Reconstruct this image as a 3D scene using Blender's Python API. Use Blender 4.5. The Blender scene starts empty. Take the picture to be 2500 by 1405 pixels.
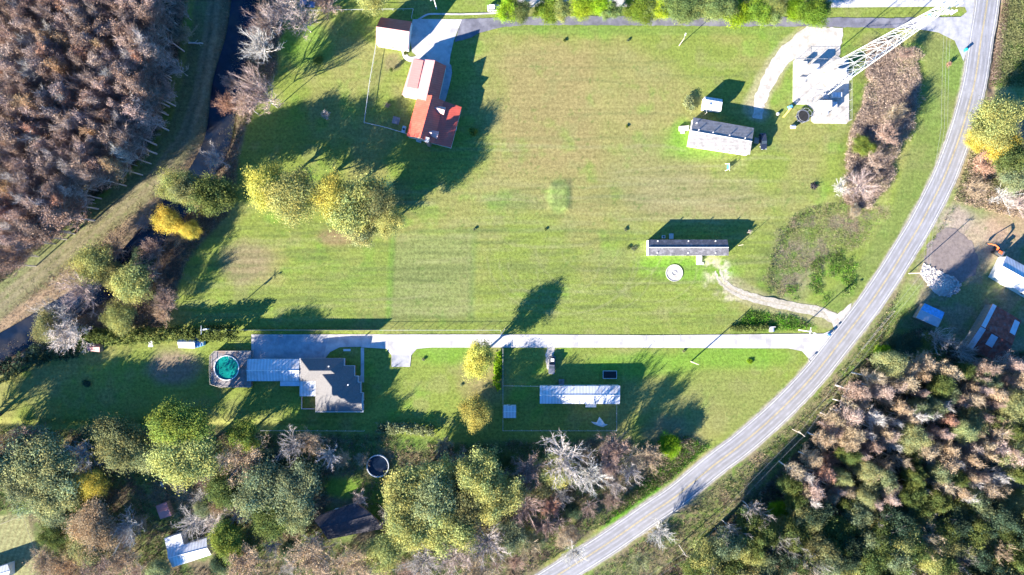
import bpy, math, random
import numpy as np
from mathutils import Vector, Matrix, Quaternion
PI = math.pi
R = math.radians
rnd = random.Random(7)
C = bpy.context.scene.collection
sc = bpy.context.scene

# ------------------------------------------------------------------ camera, sky, sun, exposure
S = 0.12            # metres per photo pixel on the ground
HC = 200.0          # camera height
CX, CY = 1250.0, 702.5
cam = bpy.data.cameras.new('camera')
co = bpy.data.objects.new('camera', cam)
C.objects.link(co)
co.location = (0, 0, HC)
co.rotation_euler = (0, 0, 0)
cam.sensor_width = 36
cam.lens = 36 * HC / (2500 * S)
cam.clip_start = 1
cam.clip_end = 8000
sc.camera = co

AZ, EL = R(41.5), R(18.8)      # shadows run towards AZ (from +x to +y)
sun_dir = Vector((-math.cos(AZ) * math.cos(EL), -math.sin(AZ) * math.cos(EL), math.sin(EL)))
sl = bpy.data.lights.new('sun', 'SUN')
sl.energy = 5.0
sl.angle = R(0.5)
sl.color = (1.0, 0.90, 0.76)
so = bpy.data.objects.new('sun', sl)
C.objects.link(so)
so.rotation_euler = (-sun_dir).to_track_quat('-Z', 'Y').to_euler()
so.location = (-100, -90, 120)
w = bpy.data.worlds.new('World')
sc.world = w
w.use_nodes = True
nt = w.node_tree
bg = nt.nodes['Background']
sky = nt.nodes.new('ShaderNodeTexSky')
sky.sky_type = 'NISHITA'
sky.sun_disc = False
sky.sun_elevation = EL
sky.sun_rotation = math.atan2(sun_dir.x, sun_dir.y) % (2 * PI)
sky.ozone_density = 4.0
sky.dust_density = 0.3
tint = nt.nodes.new('ShaderNodeMix')
tint.data_type = 'RGBA'
tint.blend_type = 'MULTIPLY'
tint.inputs[0].default_value = 1.0
tint.inputs[7].default_value = (0.30, 0.85, 1.34, 1)      # deep clear autumn sky
nt.links.new(sky.outputs[0], tint.inputs[6])
nt.links.new(tint.outputs[2], bg.inputs[0])
bg.inputs[1].default_value = 0.056
sc.view_settings.view_transform = 'Standard'
sc.view_settings.look = 'None'
sc.view_settings.exposure = 2.34
sc.view_settings.gamma = 1.0


def G(px, py, h=0.0):
    """photo pixel -> world point at height h"""
    k = S * (HC - h) / HC
    return Vector(((px - CX) * k, -(py - CY) * k, h))


# ------------------------------------------------------------------ materials
def new_mat(name):
    m = bpy.data.materials.new(name)
    m.use_nodes = True
    n = m.node_tree
    return m, n, n.nodes['Principled BSDF']


def N(n, t, **kw):
    x = n.nodes.new(t)
    for k, v in kw.items():
        setattr(x, k, v)
    return x


def surf(name, col, rough=0.8, metal=0.0, var=0.25, scale=1.2, bump=0.0, bscale=8.0, spec=0.3, stripes=None, stain=None, coord='Object'):
    """base colour broken up with noise; optional stripes (axis, period, dark, contrast) and stains (colour, scale, amount)"""
    m, n, b = new_mat(name)
    L = n.links.new
    tc = N(n, 'ShaderNodeTexCoord')
    no = N(n, 'ShaderNodeTexNoise')
    no.inputs['Scale'].default_value = scale
    no.inputs['Detail'].default_value = 6
    no.inputs['Roughness'].default_value = 0.65
    L(tc.outputs[coord], no.inputs['Vector'])
    rm = N(n, 'ShaderNodeMapRange')
    rm.inputs['From Min'].default_value = 0.3
    rm.inputs['From Max'].default_value = 0.7
    rm.inputs['To Min'].default_value = 1 - var
    rm.inputs['To Max'].default_value = 1 + var
    L(no.outputs['Fac'], rm.inputs['Value'])
    vm = N(n, 'ShaderNodeVectorMath', operation='SCALE')
    vm.inputs[0].default_value = col[:3]
    L(rm.outputs[0], vm.inputs['Scale'])
    out = vm.outputs[0]
    if stain:
        sn = N(n, 'ShaderNodeTexNoise')
        sn.inputs['Scale'].default_value = stain[1]
        sn.inputs['Detail'].default_value = 5
        L(tc.outputs[coord], sn.inputs['Vector'])
        sr = N(n, 'ShaderNodeMapRange')
        sr.inputs['From Min'].default_value = 0.5
        sr.inputs['From Max'].default_value = 0.66
        sr.inputs['To Max'].default_value = stain[2]
        L(sn.outputs['Fac'], sr.inputs['Value'])
        mx = N(n, 'ShaderNodeMix', data_type='RGBA')
        L(sr.outputs[0], mx.inputs[0])
        L(out, mx.inputs[6])
        mx.inputs[7].default_value = (*stain[0], 1)
        out = mx.outputs[2]
    if stripes:
        ax, per, k = stripes
        wv = N(n, 'ShaderNodeTexWave', bands_direction=ax)
        wv.inputs['Scale'].default_value = 1.0 / per * 0.314 * 1.0
        wv.inputs['Distortion'].default_value = 0
        L(tc.outputs[coord], wv.inputs['Vector'])
        r2 = N(n, 'ShaderNodeMapRange')
        r2.inputs['To Min'].default_value = 1 - k
        L(wv.outputs['Fac'], r2.inputs['Value'])
        v2 = N(n, 'ShaderNodeVectorMath', operation='SCALE')
        L(out, v2.inputs[0])
        L(r2.outputs[0], v2.inputs['Scale'])
        out = v2.outputs[0]
    L(out, b.inputs['Base Color'])
    b.inputs['Roughness'].default_value = rough
    b.inputs['Metallic'].default_value = metal
    b.inputs['Specular IOR Level'].default_value = spec
    if bump:
        bn = N(n, 'ShaderNodeTexNoise')
        bn.inputs['Scale'].default_value = bscale
        bn.inputs['Detail'].default_value = 4
        L(tc.outputs[coord], bn.inputs['Vector'])
        bp = N(n, 'ShaderNodeBump')
        bp.inputs['Strength'].default_value = bump
        bp.inputs['Distance'].default_value = 0.1
        L(bn.outputs['Fac'], bp.inputs['Height'])
        L(bp.outputs[0], b.inputs['Normal'])
    return m


def foliage(name, transl=0.35, lo=0.6, hi=1.35, rough=1.0):
    """leaf colour = object colour varied by the 'v' attribute of each clump"""
    m, n, b = new_mat(name)
    L = n.links.new
    n.nodes.remove(b)
    oi = N(n, 'ShaderNodeObjectInfo')
    at = N(n, 'ShaderNodeAttribute')
    at.attribute_name = 'v'
    vm = N(n, 'ShaderNodeVectorMath', operation='MULTIPLY')
    L(oi.outputs['Color'], vm.inputs[0])
    L(at.outputs['Color'], vm.inputs[1])
    d = N(n, 'ShaderNodeBsdfDiffuse')
    t = N(n, 'ShaderNodeBsdfTranslucent')
    L(vm.outputs[0], d.inputs[0])
    L(vm.outputs[0], t.inputs[0])
    mx = N(n, 'ShaderNodeMixShader')
    mx.inputs[0].default_value = transl
    L(d.outputs[0], mx.inputs[1])
    L(t.outputs[0], mx.inputs[2])
    L(mx.outputs[0], n.nodes['Material Output'].inputs[0])
    return m


def vcol_mat(name, transl=0.0):
    m, n, b = new_mat(name)
    L = n.links.new
    n.nodes.remove(b)
    at = N(n, 'ShaderNodeAttribute')
    at.attribute_name = 'v'
    d = N(n, 'ShaderNodeBsdfDiffuse')
    t = N(n, 'ShaderNodeBsdfTranslucent')
    L(at.outputs['Color'], d.inputs[0])
    L(at.outputs['Color'], t.inputs[0])
    mx = N(n, 'ShaderNodeMixShader')
    mx.inputs[0].default_value = transl
    L(d.outputs[0], mx.inputs[1])
    L(t.outputs[0], mx.inputs[2])
    L(mx.outputs[0], n.nodes['Material Output'].inputs[0])
    return m


M = {}
M['white_metal'] = surf('white_metal', (0.60, 0.61, 0.63), 0.5, 0.0, 0.10, 0.5, spec=0.3, stripes=('X', 0.9, 0.22), stain=((0.36, 0.33, 0.30), 0.35, 0.6))
M['white_paint'] = surf('white_paint', (0.72, 0.72, 0.70), 0.6, var=0.06)
M['vinyl'] = surf('vinyl', (0.68, 0.67, 0.63), 0.6, var=0.06, stripes=('Z', 0.2, 0.15))
M['cream'] = surf('cream', (0.62, 0.55, 0.46), 0.7, var=0.08, stripes=('Z', 0.2, 0.15))
M['brick'] = surf('brick', (0.36, 0.22, 0.17), 0.85, var=0.25, scale=6)
M['shingle_grey'] = surf('shingle_grey', (0.26, 0.25, 0.25), 0.9, var=0.18, scale=2.5, bump=0.4, stripes=('Y', 0.9, 0.12), stain=((0.14, 0.14, 0.14), 0.8, 0.55))
M['shingle_dark'] = surf('shingle_dark', (0.10, 0.10, 0.115), 0.9, var=0.3, scale=2.0, bump=0.4, stain=((0.22, 0.22, 0.24), 0.9, 0.6))
M['shingle_tan'] = surf('shingle_tan', (0.15, 0.145, 0.145), 0.9, var=0.30, scale=4.0, bump=0.5, bscale=4)
M['shingle_black'] = surf('shingle_black', (0.05, 0.048, 0.06), 0.9, var=0.4, scale=2.0, bump=0.3)
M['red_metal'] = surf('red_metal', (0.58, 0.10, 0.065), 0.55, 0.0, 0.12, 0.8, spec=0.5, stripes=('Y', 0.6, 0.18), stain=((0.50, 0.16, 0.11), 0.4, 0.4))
M['sunlit_red_metal'] = surf('sunlit_red_metal', (0.60, 0.29, 0.27), 0.42, 0.0, 0.10, 0.8, spec=1.0, stripes=('X', 0.6, 0.12))  # red roof metal with the sun's glare lightened into its colour
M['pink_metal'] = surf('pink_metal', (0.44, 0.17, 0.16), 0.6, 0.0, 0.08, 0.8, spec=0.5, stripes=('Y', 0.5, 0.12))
M['rust'] = surf('rust', (0.24, 0.06, 0.04), 0.85, 0.0, 0.45, 1.0, stain=((0.20, 0.13, 0.12), 0.9, 0.6))
M['galv'] = surf('galv', (0.50, 0.54, 0.60), 0.45, 0.2, 0.12, 0.8, stripes=('X', 0.3, 0.2))
M['steel'] = surf('steel', (0.50, 0.52, 0.54), 0.45, 0.0, 0.05)
M['wire'] = surf('wire', (0.26, 0.27, 0.29), 0.5, 0.0, 0.05)
M['pole_wood'] = surf('pole_wood', (0.42, 0.37, 0.31), 0.9, var=0.2, scale=5)
M['dark_metal'] = surf('dark_metal', (0.05, 0.055, 0.06), 0.5, 0.0, 0.1)
M['rubber'] = surf('rubber', (0.02, 0.02, 0.022), 0.9, 0.0, 0.1)
M['glass'] = surf('glass', (0.03, 0.04, 0.055), 0.08, 0.0, 0.02, spec=0.8)
M['black_paint'] = surf('black_paint', (0.02, 0.028, 0.05), 0.2, 0.0, 0.05, spec=0.7)
M['grey_paint'] = surf('grey_paint', (0.11, 0.12, 0.15), 0.3, 0.0, 0.08, spec=0.6)
M['blue_paint'] = surf('blue_paint', (0.05, 0.14, 0.30), 0.3, 0.0, 0.08, spec=0.6)
M['teal_plastic'] = surf('teal_plastic', (0.02, 0.45, 0.42), 0.5, 0.0, 0.05)
M['blue_plastic'] = surf('blue_plastic', (0.02, 0.10, 0.25), 0.5, 0.0, 0.05)
M['yellow_plastic'] = surf('yellow_plastic', (0.70, 0.50, 0.12), 0.5, 0.0, 0.05)
M['orange_paint'] = surf('orange_paint', (0.70, 0.14, 0.04), 0.4, 0.0, 0.08)
M['wood'] = surf('wood', (0.36, 0.27, 0.21), 0.85, var=0.25, scale=3, stripes=('X', 0.25, 0.3))
M['grey_deck'] = surf('grey_deck', (0.27, 0.25, 0.25), 0.85, var=0.35, scale=2.0, stripes=('X', 0.28, 0.4), stain=((0.23, 0.13, 0.09), 0.5, 0.75))
M['pale_wood'] = surf('pale_wood', (0.55, 0.50, 0.46), 0.85, var=0.2, scale=3, stripes=('Y', 0.3, 0.25))
M['concrete'] = surf('concrete', (0.46, 0.445, 0.435), 0.9, var=0.18, scale=0.5, stain=((0.24, 0.235, 0.24), 0.3, 0.6), coord='Generated' if False else 'Object')
M['old_concrete'] = surf('old_concrete', (0.34, 0.34, 0.36), 0.9, var=0.22, scale=0.7, stain=((0.20, 0.21, 0.24), 0.3, 0.6))
M['gravel'] = surf('gravel', (0.46, 0.43, 0.385), 0.95, var=0.20, scale=1.5, bump=0.6, bscale=5, stain=((0.30, 0.27, 0.23), 0.5, 0.7))
M['asphalt_drive'] = surf('asphalt_drive', (0.135, 0.135, 0.165), 0.9, var=0.28, scale=0.5, stain=((0.22, 0.22, 0.25), 0.25, 0.6))
M['marking_white'] = surf('marking_white', (0.60, 0.60, 0.59), 0.8, var=0.35, scale=1.0)
M['marking_yellow'] = surf('marking_yellow', (0.46, 0.36, 0.14), 0.8, var=0.4, scale=1.0)
M['pool_water'] = surf('pool_water', (0.005, 0.17, 0.14), 0.06, 0.0, 0.5, 0.35, spec=0.5)
M['dark_water'] = surf('dark_water', (0.006, 0.012, 0.026), 0.12, 0.0, 0.4, 0.3, spec=0.35, stain=((0.05, 0.045, 0.04), 0.12, 0.6))
M['tarp_blue'] = surf('tarp_blue', (0.10, 0.34, 0.62), 0.5, 0.0, 0.3, 1.5)
M['soil'] = surf('soil', (0.18, 0.15, 0.14), 0.95, var=0.25, scale=1.0, bump=0.5, bscale=3, stain=((0.24, 0.20, 0.17), 0.25, 0.6))
M['rubble'] = surf('rubble', (0.44, 0.40, 0.38), 0.95, var=0.15, scale=2, bump=0.8, bscale=6)
M['bark'] = surf('bark', (0.50, 0.46, 0.43), 0.95, var=0.2, scale=3)
M['bark_dark'] = surf('bark_dark', (0.10, 0.08, 0.065), 0.95, var=0.3, scale=3)
M['char'] = surf('char', (0.04, 0.035, 0.04), 0.95, var=0.5, scale=4)
M['leaf'] = foliage('leaf')
M['twig'] = foliage('twig', 0.1)
M['undergrowth'] = vcol_mat('undergrowth', 0.25)


def road_mat():
    m = surf('asphalt', (0.225, 0.225, 0.238), 0.9, var=0.12, scale=0.25, bump=0.3, bscale=3, stain=((0.30, 0.30, 0.32), 0.1, 0.7))
    return m


M['asphalt'] = road_mat()


# ------------------------------------------------------------------ mesh helpers
class MB:
    def __init__(s):
        s.v, s.f, s.m, s.mats = [], [], [], []

    def mi(s, mat):
        if mat is None:
            return 0
        if mat not in s.mats:
            s.mats.append(mat)
        return s.mats.index(mat)

    def poly(s, pts, mat=None):
        i = len(s.v)
        s.v += [tuple(p) for p in pts]
        s.f.append(tuple(range(i, i + len(pts))))
        s.m.append(s.mi(mat))

    def hexa(s, b, t, mat=None):
        """two loops of equal length joined and capped"""
        i = len(s.v)
        n = len(b)
        s.v += [tuple(p) for p in b] + [tuple(p) for p in t]
        k = s.mi(mat)
        s.f.append(tuple(range(i + n - 1, i - 1, -1)))
        s.f.append(tuple(range(i + n, i + 2 * n)))
        for j in range(n):
            s.f.append((i + j, i + (j + 1) % n, i + n + (j + 1) % n, i + n + j))
        s.m += [k] * (n + 2)

    def box(s, c, size, rot=0.0, mat=None, top=1.0, topy=None):
        hx, hy = size[0] / 2, size[1] / 2
        topy = top if topy is None else topy
        ca, sa = math.cos(rot), math.sin(rot)

        def ring(kx, ky, z):
            return [(c[0] + ca * x * kx - sa * y * ky, c[1] + sa * x * kx + ca * y * ky, z)
                    for x, y in ((-hx, -hy), (hx, -hy), (hx, hy), (-hx, hy))]
        s.hexa(ring(1, 1, c[2]), ring(top, topy, c[2] + size[2]), mat)

    def prism(s, poly, z0, z1, mat=None):
        a = sum(poly[i][0] * poly[(i + 1) % len(poly)][1] - poly[(i + 1) % len(poly)][0] * poly[i][1] for i in range(len(poly)))
        if a < 0:
            poly = poly[::-1]
        s.hexa([(p[0], p[1], z0) for p in poly], [(p[0], p[1], z1) for p in poly], mat)

    def tube(s, p0, p1, r0, r1=None, n=5, mat=None, caps=True):
        r1 = r0 if r1 is None else r1
        p0, p1 = Vector(p0), Vector(p1)
        d = (p1 - p0)
        if d.length < 1e-6:
            return
        q = d.to_track_quat('Z', 'Y')
        ra = [p0 + q @ Vector((math.cos(2 * PI * k / n) * r0, math.sin(2 * PI * k / n) * r0, 0)) for k in range(n)]
        rb = [p1 + q @ Vector((math.cos(2 * PI * k / n) * r1, math.sin(2 * PI * k / n) * r1, 0)) for k in range(n)]
        s.hexa(ra, rb, mat)

    def cyl(s, c, r, h, n=24, mat=None, r1=None):
        s.tube(c, (c[0], c[1], c[2] + h), r, r if r1 is None else r1, n, mat)

    def ring(s, c, r0, r1, z0, z1, n=40, mat=None):
        i = len(s.v)
        for k in range(n):
            a = 2 * PI * k / n
            for r, z in ((r0, z0), (r1, z0), (r1, z1), (r0, z1)):
                s.v.append((c[0] + r * math.cos(a), c[1] + r * math.sin(a), z))
        kk = s.mi(mat)
        for k in range(n):
            a, b = i + 4 * k, i + 4 * ((k + 1) % n)
            for j in range(4):
                s.f.append((a + j, b + j, b + (j + 1) % 4, a + (j + 1) % 4))
                s.m.append(kk)

    def build(s, name, mat=None, parent=None, smooth=False):
        me = bpy.data.meshes.new(name)
        org = Vector((0, 0, 0))
        p = parent
        while p is not None:
            org += Vector(p.location)
            p = p.parent
        vs = [(x - org.x, y - org.y, z - org.z) for x, y, z in s.v]
        me.from_pydata(vs, [], s.f)
        for mt in (s.mats or [mat]):
            me.materials.append(M[mt] if isinstance(mt, str) else mt)
        if s.mats:
            me.polygons.foreach_set('material_index', s.m)
        if smooth:
            me.polygons.foreach_set('use_smooth', [True] * len(me.polygons))
        o = bpy.data.objects.new(name, me)
        C.objects.link(o)
        o.parent = parent
        return o


def np_mesh(name, verts, faces_flat, nper, mat, col=None, parent=None):
    """fast mesh from numpy; faces all with nper corners; col = per-vertex rgb in 'v'"""
    me = bpy.data.meshes.new(name)
    nv, nf = len(verts), len(faces_flat) // nper
    me.vertices.add(nv)
    me.vertices.foreach_set('co', np.asarray(verts, np.float32).ravel())
    me.loops.add(nf * nper)
    me.loops.foreach_set('vertex_index', np.asarray(faces_flat, np.int32))
    me.polygons.add(nf)
    me.polygons.foreach_set('loop_start', np.arange(nf, dtype=np.int32) * nper)
    if col is not None:
        a = me.color_attributes.new('v', 'FLOAT_COLOR', 'POINT')
        c4 = np.ones((nv, 4), np.float32)
        c4[:, :col.shape[1]] = col
        a.data.foreach_set('color', c4.ravel())
    me.materials.append(mat)
    me.update(calc_edges=True)
    me.validate()
    return me


def tag(o, label=None, cat=None, group=None, kind=None):
    if label:
        o['label'] = label
    if cat:
        o['category'] = cat
    if group:
        o['group'] = group
    if kind:
        o['kind'] = kind
    return o


def thing(name, label, cat, loc, rz=0.0, group=None):
    o = bpy.data.objects.new(name, None)
    o.empty_display_size = 0.5
    C.objects.link(o)
    o.location = loc
    o.rotation_euler = (0, 0, rz)
    return tag(o, label, cat, group)


# ------------------------------------------------------------------ noise and masks (numpy, in photo-pixel units of the ground)
class Noise:
    def __init__(s, seed):
        s.t = np.random.RandomState(seed).rand(256, 256).astype(np.float32)

    def at(s, x, y):
        xi, yi = np.floor(x).astype(int), np.floor(y).astype(int)
        fx, fy = x - xi, y - yi
        fx, fy = fx * fx * (3 - 2 * fx), fy * fy * (3 - 2 * fy)
        t = s.t
        a, b = t[xi & 255, yi & 255], t[(xi + 1) & 255, yi & 255]
        c, d = t[xi & 255, (yi + 1) & 255], t[(xi + 1) & 255, (yi + 1) & 255]
        return (a * (1 - fx) + b * fx) * (1 - fy) + (c * (1 - fx) + d * fx) * fy

    def fbm(s, x, y, sc_, oct=4):
        o, amp, tot = 0, 1, 0
        for k in range(oct):
            o = o + amp * s.at(x / sc_ * 2 ** k + 37 * k, y / sc_ * 2 ** k + 91 * k)
            tot += amp
            amp *= 0.55
        return o / tot


NZ = [Noise(k) for k in range(6)]


def seg_dist(X, Y, pts, closed=False):
    d = np.full(X.shape, 1e9, np.float32)
    n = len(pts)
    for i in range(n if closed else n - 1):
        x0, y0 = pts[i]
        x1, y1 = pts[(i + 1) % n]
        dx, dy = x1 - x0, y1 - y0
        t = np.clip(((X - x0) * dx + (Y - y0) * dy) / (dx * dx + dy * dy + 1e-9), 0, 1)
        d = np.minimum(d, np.hypot(X - x0 - t * dx, Y - y0 - t * dy))
    return d


def inside(X, Y, pts):
    r = np.zeros(X.shape, bool)
    n = len(pts)
    for i in range(n):
        x0, y0 = pts[i]
        x1, y1 = pts[(i + 1) % n]
        if y0 == y1:
            continue
        c = ((y0 > Y) != (y1 > Y)) & (X < (x1 - x0) * (Y - y0) / (y1 - y0) + x0)
        r ^= c
    return r


def sstep(a, b, x):
    t = np.clip((x - a) / (b - a), 0, 1)
    return t * t * (3 - 2 * t)


def pmask(X, Y, pts, feather=12, wob=0, k=1):
    d = seg_dist(X, Y, pts, True)
    d = np.where(inside(X, Y, pts), d, -d)
    if wob:
        d = d + (NZ[k].fbm(X, Y, 40, 3) - 0.5) * 2 * wob
    return sstep(-feather, feather, d)


def lmask(X, Y, pts, hw, feather=8, wob=0, k=2):
    d = hw - seg_dist(X, Y, pts)
    if wob:
        d = d + (NZ[k].fbm(X, Y, 30, 3) - 0.5) * 2 * wob
    return sstep(-feather, feather, d)


def emask(X, Y, cx, cy, rx, ry, soft=0.4, wob=0.25, k=3):
    d = np.hypot((X - cx) / rx, (Y - cy) / ry) + (NZ[k].fbm(X, Y, 35, 3) - 0.5) * 2 * wob
    return 1 - sstep(1 - soft, 1 + soft, d)


# ------------------------------------------------------------------ layout lines
WOOD_L = [(-160, -160), (480, -160), (452, 0), (436, 130), (400, 230), (385, 320), (345, 390), (200, 515), (140, 570), (0, 690), (-160, 800)]
TRACK = [(530, -80), (512, 80), (486, 230), (452, 330), (380, 430), (300, 500), (180, 600), (60, 690), (-80, 800)]
CANAL = [(600, -60), (582, 80), (548, 200), (530, 330), (490, 420), (420, 510), (340, 605), (250, 700), (140, 765), (40, 825), (-60, 880)]
LAWN_EDGE = [(700, 0), (668, 80), (690, 160), (640, 250), (592, 330), (565, 400), (575, 500), (500, 575), (450, 640), (425, 700), (425, 780)]
BANK = CANAL[::-1] + [(700, -60), (690, 30), (680, 110), (672, 180), (625, 260), (588, 330), (575, 420), (560, 520), (500, 580), (450, 650), (425, 740), (400, 800), (200, 800), (60, 850), (-60, 930)]
WOOD_B = [(-120, 1052), (300, 1048), (640, 1060), (905, 1062), (1080, 1085), (1250, 1078), (1500, 1072), (1570, 1080), (1640, 1082), (1690, 1130), (1600, 1195), (1480, 1275), (1330, 1375), (1270, 1440), (1250, 1600), (-120, 1600)]
WOOD_R = [(2095, 900), (2170, 830), (2260, 800), (2370, 870), (2480, 860), (2700, 850), (2700, 1600), (1500, 1600), (1600, 1405), (1700, 1330), (1800, 1250), (1860, 1190), (1960, 1085), (2040, 985)]
ROAD = [(2426, -160), (2410, 0), (2394, 100), (2381, 190), (2363, 265), (2342, 335), (2320, 395), (2297, 450), (2248, 545), (2215, 600), (2175, 665), (2128, 735), (2092, 783), (2052, 834), (1983, 920), (1900, 1006), (1815, 1081), (1739, 1139), (1650, 1212), (1582, 1258), (1486, 1325), (1384, 1390), (1240, 1480)]
BRUSH = [(2130, 108), (2190, 100), (2240, 140), (2248, 200), (2240, 260), (2205, 340), (2185, 400), (2165, 460), (2120, 505), (2060, 480), (2068, 440), (2078, 330), (2100, 260), (2120, 200)]
BASIN = [(2110, 480), (2160, 500), (2150, 540), (2100, 590), (2010, 640), (1930, 710), (1890, 725), (1876, 690), (1885, 620), (1920, 560), (1970, 515), (2040, 500)]
WEED = [(2000, 640), (2060, 610), (2100, 650), (2080, 700), (2020, 740), (1960, 735), (1930, 710)]
VERGE_R = [(2345, 480), (2290, 560), (2240, 640), (2165, 735), (2120, 800), (2040, 910), (1920, 1030), (1800, 1125), (1640, 1250), (1440, 1400), (1400, 1600), (1560, 1600), (1600, 1400), (1720, 1310), (1830, 1220), (1930, 1110), (2030, 1000), (2110, 900), (2170, 800), (2200, 700), (2240, 640), (2300, 560)]
EASTYARD = [(2330, 430), (2360, 330), (2400, 250), (2600, 200), (2600, 900), (2480, 880), (2370, 880), (2240, 810), (2180, 800), (2200, 720), (2250, 640), (2310, 550)]


def ground_height(X, Y):
    d = seg_dist(X, Y, CANAL)
    z = -2.0 * (1 - sstep(22, 62, d))
    z = z - 0.6 * pmask(X, Y, BRUSH, 30) - 0.5 * pmask(X, Y, BASIN, 34)
    z = z - 0.10 * pmask(X, Y, [(962, 578), (1155, 566), (1160, 775), (955, 775)], 9, 4)
    z = z + 0.38 * pmask(X, Y, [(1345, 452), (1388, 446), (1388, 512), (1343, 510)], 11, 4)
    z = z - 0.7 * lmask(X, Y, [(-60, 1036), (900, 1040)], 6, 12)
    z = z - 0.5 * lmask(X, Y, [(2445, -100), (2430, 150), (2420, 215)], 5, 9)
    z = z - 0.6 * lmask(X, Y, [(1800, 797), (1900, 797)], 5, 9)
    road = lmask(X, Y, ROAD, 60, 25)
    z = z + (1 - road) * ((NZ[4].fbm(X, Y, 160, 3) - 0.5) * 0.16)
    return z


def zg(px, py):
    return float(ground_height(np.array([px], float), np.array([py], float))[0])


def ground_colour(X, Y):
    n1 = NZ[0].fbm(X, Y, 130, 4)
    n2 = NZ[1].fbm(X, Y, 45, 4)
    n3 = NZ[2].fbm(X, Y, 14, 3)
    col = np.empty(X.shape + (3,), np.float32)
    GREEN = np.array([0.165, 0.208, 0.045])
    DRY = np.array([0.235, 0.205, 0.085])
    BRIGHT = np.array([0.125, 0.255, 0.030])
    LIT = np.array([0.17, 0.135, 0.10])
    col[:] = GREEN
    lawn = np.ones(X.shape, np.float32)

    def mix(mask, c, k=1.0):
        m = (np.clip(mask, 0, 1) * k)[..., None]
        col[:] = col * (1 - m) + np.asarray(c) * m
    # dry part of the big field and general mottling
    fld = pmask(X, Y, [(1215, 95), (1500, 85), (1700, 200), (1600, 330), (1640, 470), (1870, 490), (1880, 540), (1560, 545), (1260, 520), (1195, 470), (1195, 300)], 45, 25)
    mix(fld, DRY, 0.72)
    mix(pmask(X, Y, [(1240, 130), (1440, 120), (1470, 420), (1210, 430)], 35, 20), (0.235, 0.185, 0.085), 0.6)
    mix(sstep(0.50, 0.72, n1), DRY, 0.55)
    mix(sstep(0.55, 0.75, n2), (0.20, 0.20, 0.08), 0.45)
    mix(sstep(0.60, 0.8, NZ[3].fbm(X, Y, 60, 4)), BRIGHT, 0.45)
    mix(emask(X, Y, 600, 640, 60, 55), (0.215, 0.165, 0.105), 0.75)
    mix(emask(X, Y, 830, 580, 60, 20), (0.20, 0.125, 0.085), 0.7)
    mix(emask(X, Y, 900, 690, 150, 90), (0.145, 0.20, 0.045), 0.5)
    mix(emask(X, Y, 1700, 480, 160, 60), (0.23, 0.19, 0.11), 0.5)
    mix(emask(X, Y, 1600, 420, 120, 80), (0.19, 0.185, 0.085), 0.4)
    mix(pmask(X, Y, [(962, 578), (1155, 566), (1160, 775), (955, 775)], 9, 8), (0.175, 0.190, 0.085), 0.55)
    mix(lmask(X, Y, [(958, 575), (952, 700), (948, 780)], 7, 6), (0.13, 0.23, 0.04), 0.7)
    mix(lmask(X, Y, [(1158, 565), (1150, 775)], 8, 8), (0.09, 0.15, 0.04), 0.5)
    mix(lmask(X, Y, [(965, 575), (1020, 565), (1400, 562), (1580, 570)], 4, 5), (0.08, 0.13, 0.04), 0.5)
    mix(emask(X, Y, 1365, 480, 28, 42, 0.2, 0.1), (0.14, 0.23, 0.06), 0.6)
    mix(emask(X, Y, 1240, 490, 60, 25), (0.10, 0.17, 0.05), 0.4)
    # strips south of the drive, worn streaks of mowing
    mix(lmask(X, Y, [(1230, 72), (1930, 74)], 12, 8), (0.12, 0.20, 0.045), 0.5)
    st = NZ[5].fbm(X * 0.10, Y + X * 0.02, 15, 4)
    fieldm = pmask(X, Y, [(430, 440), (1250, 430), (2000, 470), (1900, 800), (430, 810)], 30)
    mix(sstep(0.5, 0.75, st) * fieldm, (0.10, 0.125, 0.045), 0.55)
    mix(sstep(0.5, 0.75, 1 - st) * fieldm, (0.21, 0.21, 0.10), 0.35)
    # lush grass round the houses
    for e in ((1700, 350, 85, 40), (1690, 660, 120, 30), (1670, 330, 25, 40), (1620, 640, 60, 20), (2230, 130, 30, 26),
              (2330, 170, 30, 60), (740, 110, 70, 50), (1090, 860, 80, 30), (1800, 870, 150, 30), (1560, 890, 120, 30)):
        mix(emask(X, Y, *e), BRIGHT, 0.62)
    mix(emask(X, Y, 1180, 930, 60, 60), (0.22, 0.17, 0.09), 0.6)
    mix(emask(X, Y, 1800, 980, 150, 70), (0.18, 0.19, 0.07), 0.5)
    mix(emask(X, Y, 1640, 1060, 70, 45), (0.20, 0.16, 0.10), 0.6)
    mix(emask(X, Y, 425, 900, 60, 45), (0.20, 0.145, 0.115), 0.85)
    mix(emask(X, Y, 960, 150, 24, 22), (0.19, 0.15, 0.09), 0.7)
    # east side verge, basin, brush
    mix(pmask(X, Y, [(2255, 90), (2360, 110), (2345, 200), (2320, 320), (2270, 460), (2180, 600), (2060, 770), (2000, 740), (2100, 640), (2180, 500), (2230, 330), (2260, 200)], 10), (0.125, 0.165, 0.050), 0.6)
    mix(pmask(X, Y, WEED, 20, 34) * sstep(.3, .55, NZ[2].fbm(X, Y, 28, 3)), (0.12, 0.25, 0.03), 0.8)
    mix(pmask(X, Y, [(1800, 800), (1830, 760), (1930, 775), (1990, 800), (1880, 812)], 8, 8), (0.09, 0.22, 0.02), 0.8)
    mix(pmask(X, Y, BRUSH, 12, 18), (0.22, 0.175, 0.14), 1)
    mix(pmask(X, Y, BASIN, 24, 34), (0.19, 0.22, 0.07), .8)
    mix(pmask(X, Y, BASIN, 16, 30) * sstep(.42, .58, NZ[5].fbm(X, Y, 34, 4)), (0.21, 0.175, 0.12), 0.85)
    mix(emask(X, Y, 1945, 655, 50, 62, .5, .5), (0.20, 0.165, 0.12), 0.7)
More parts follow.
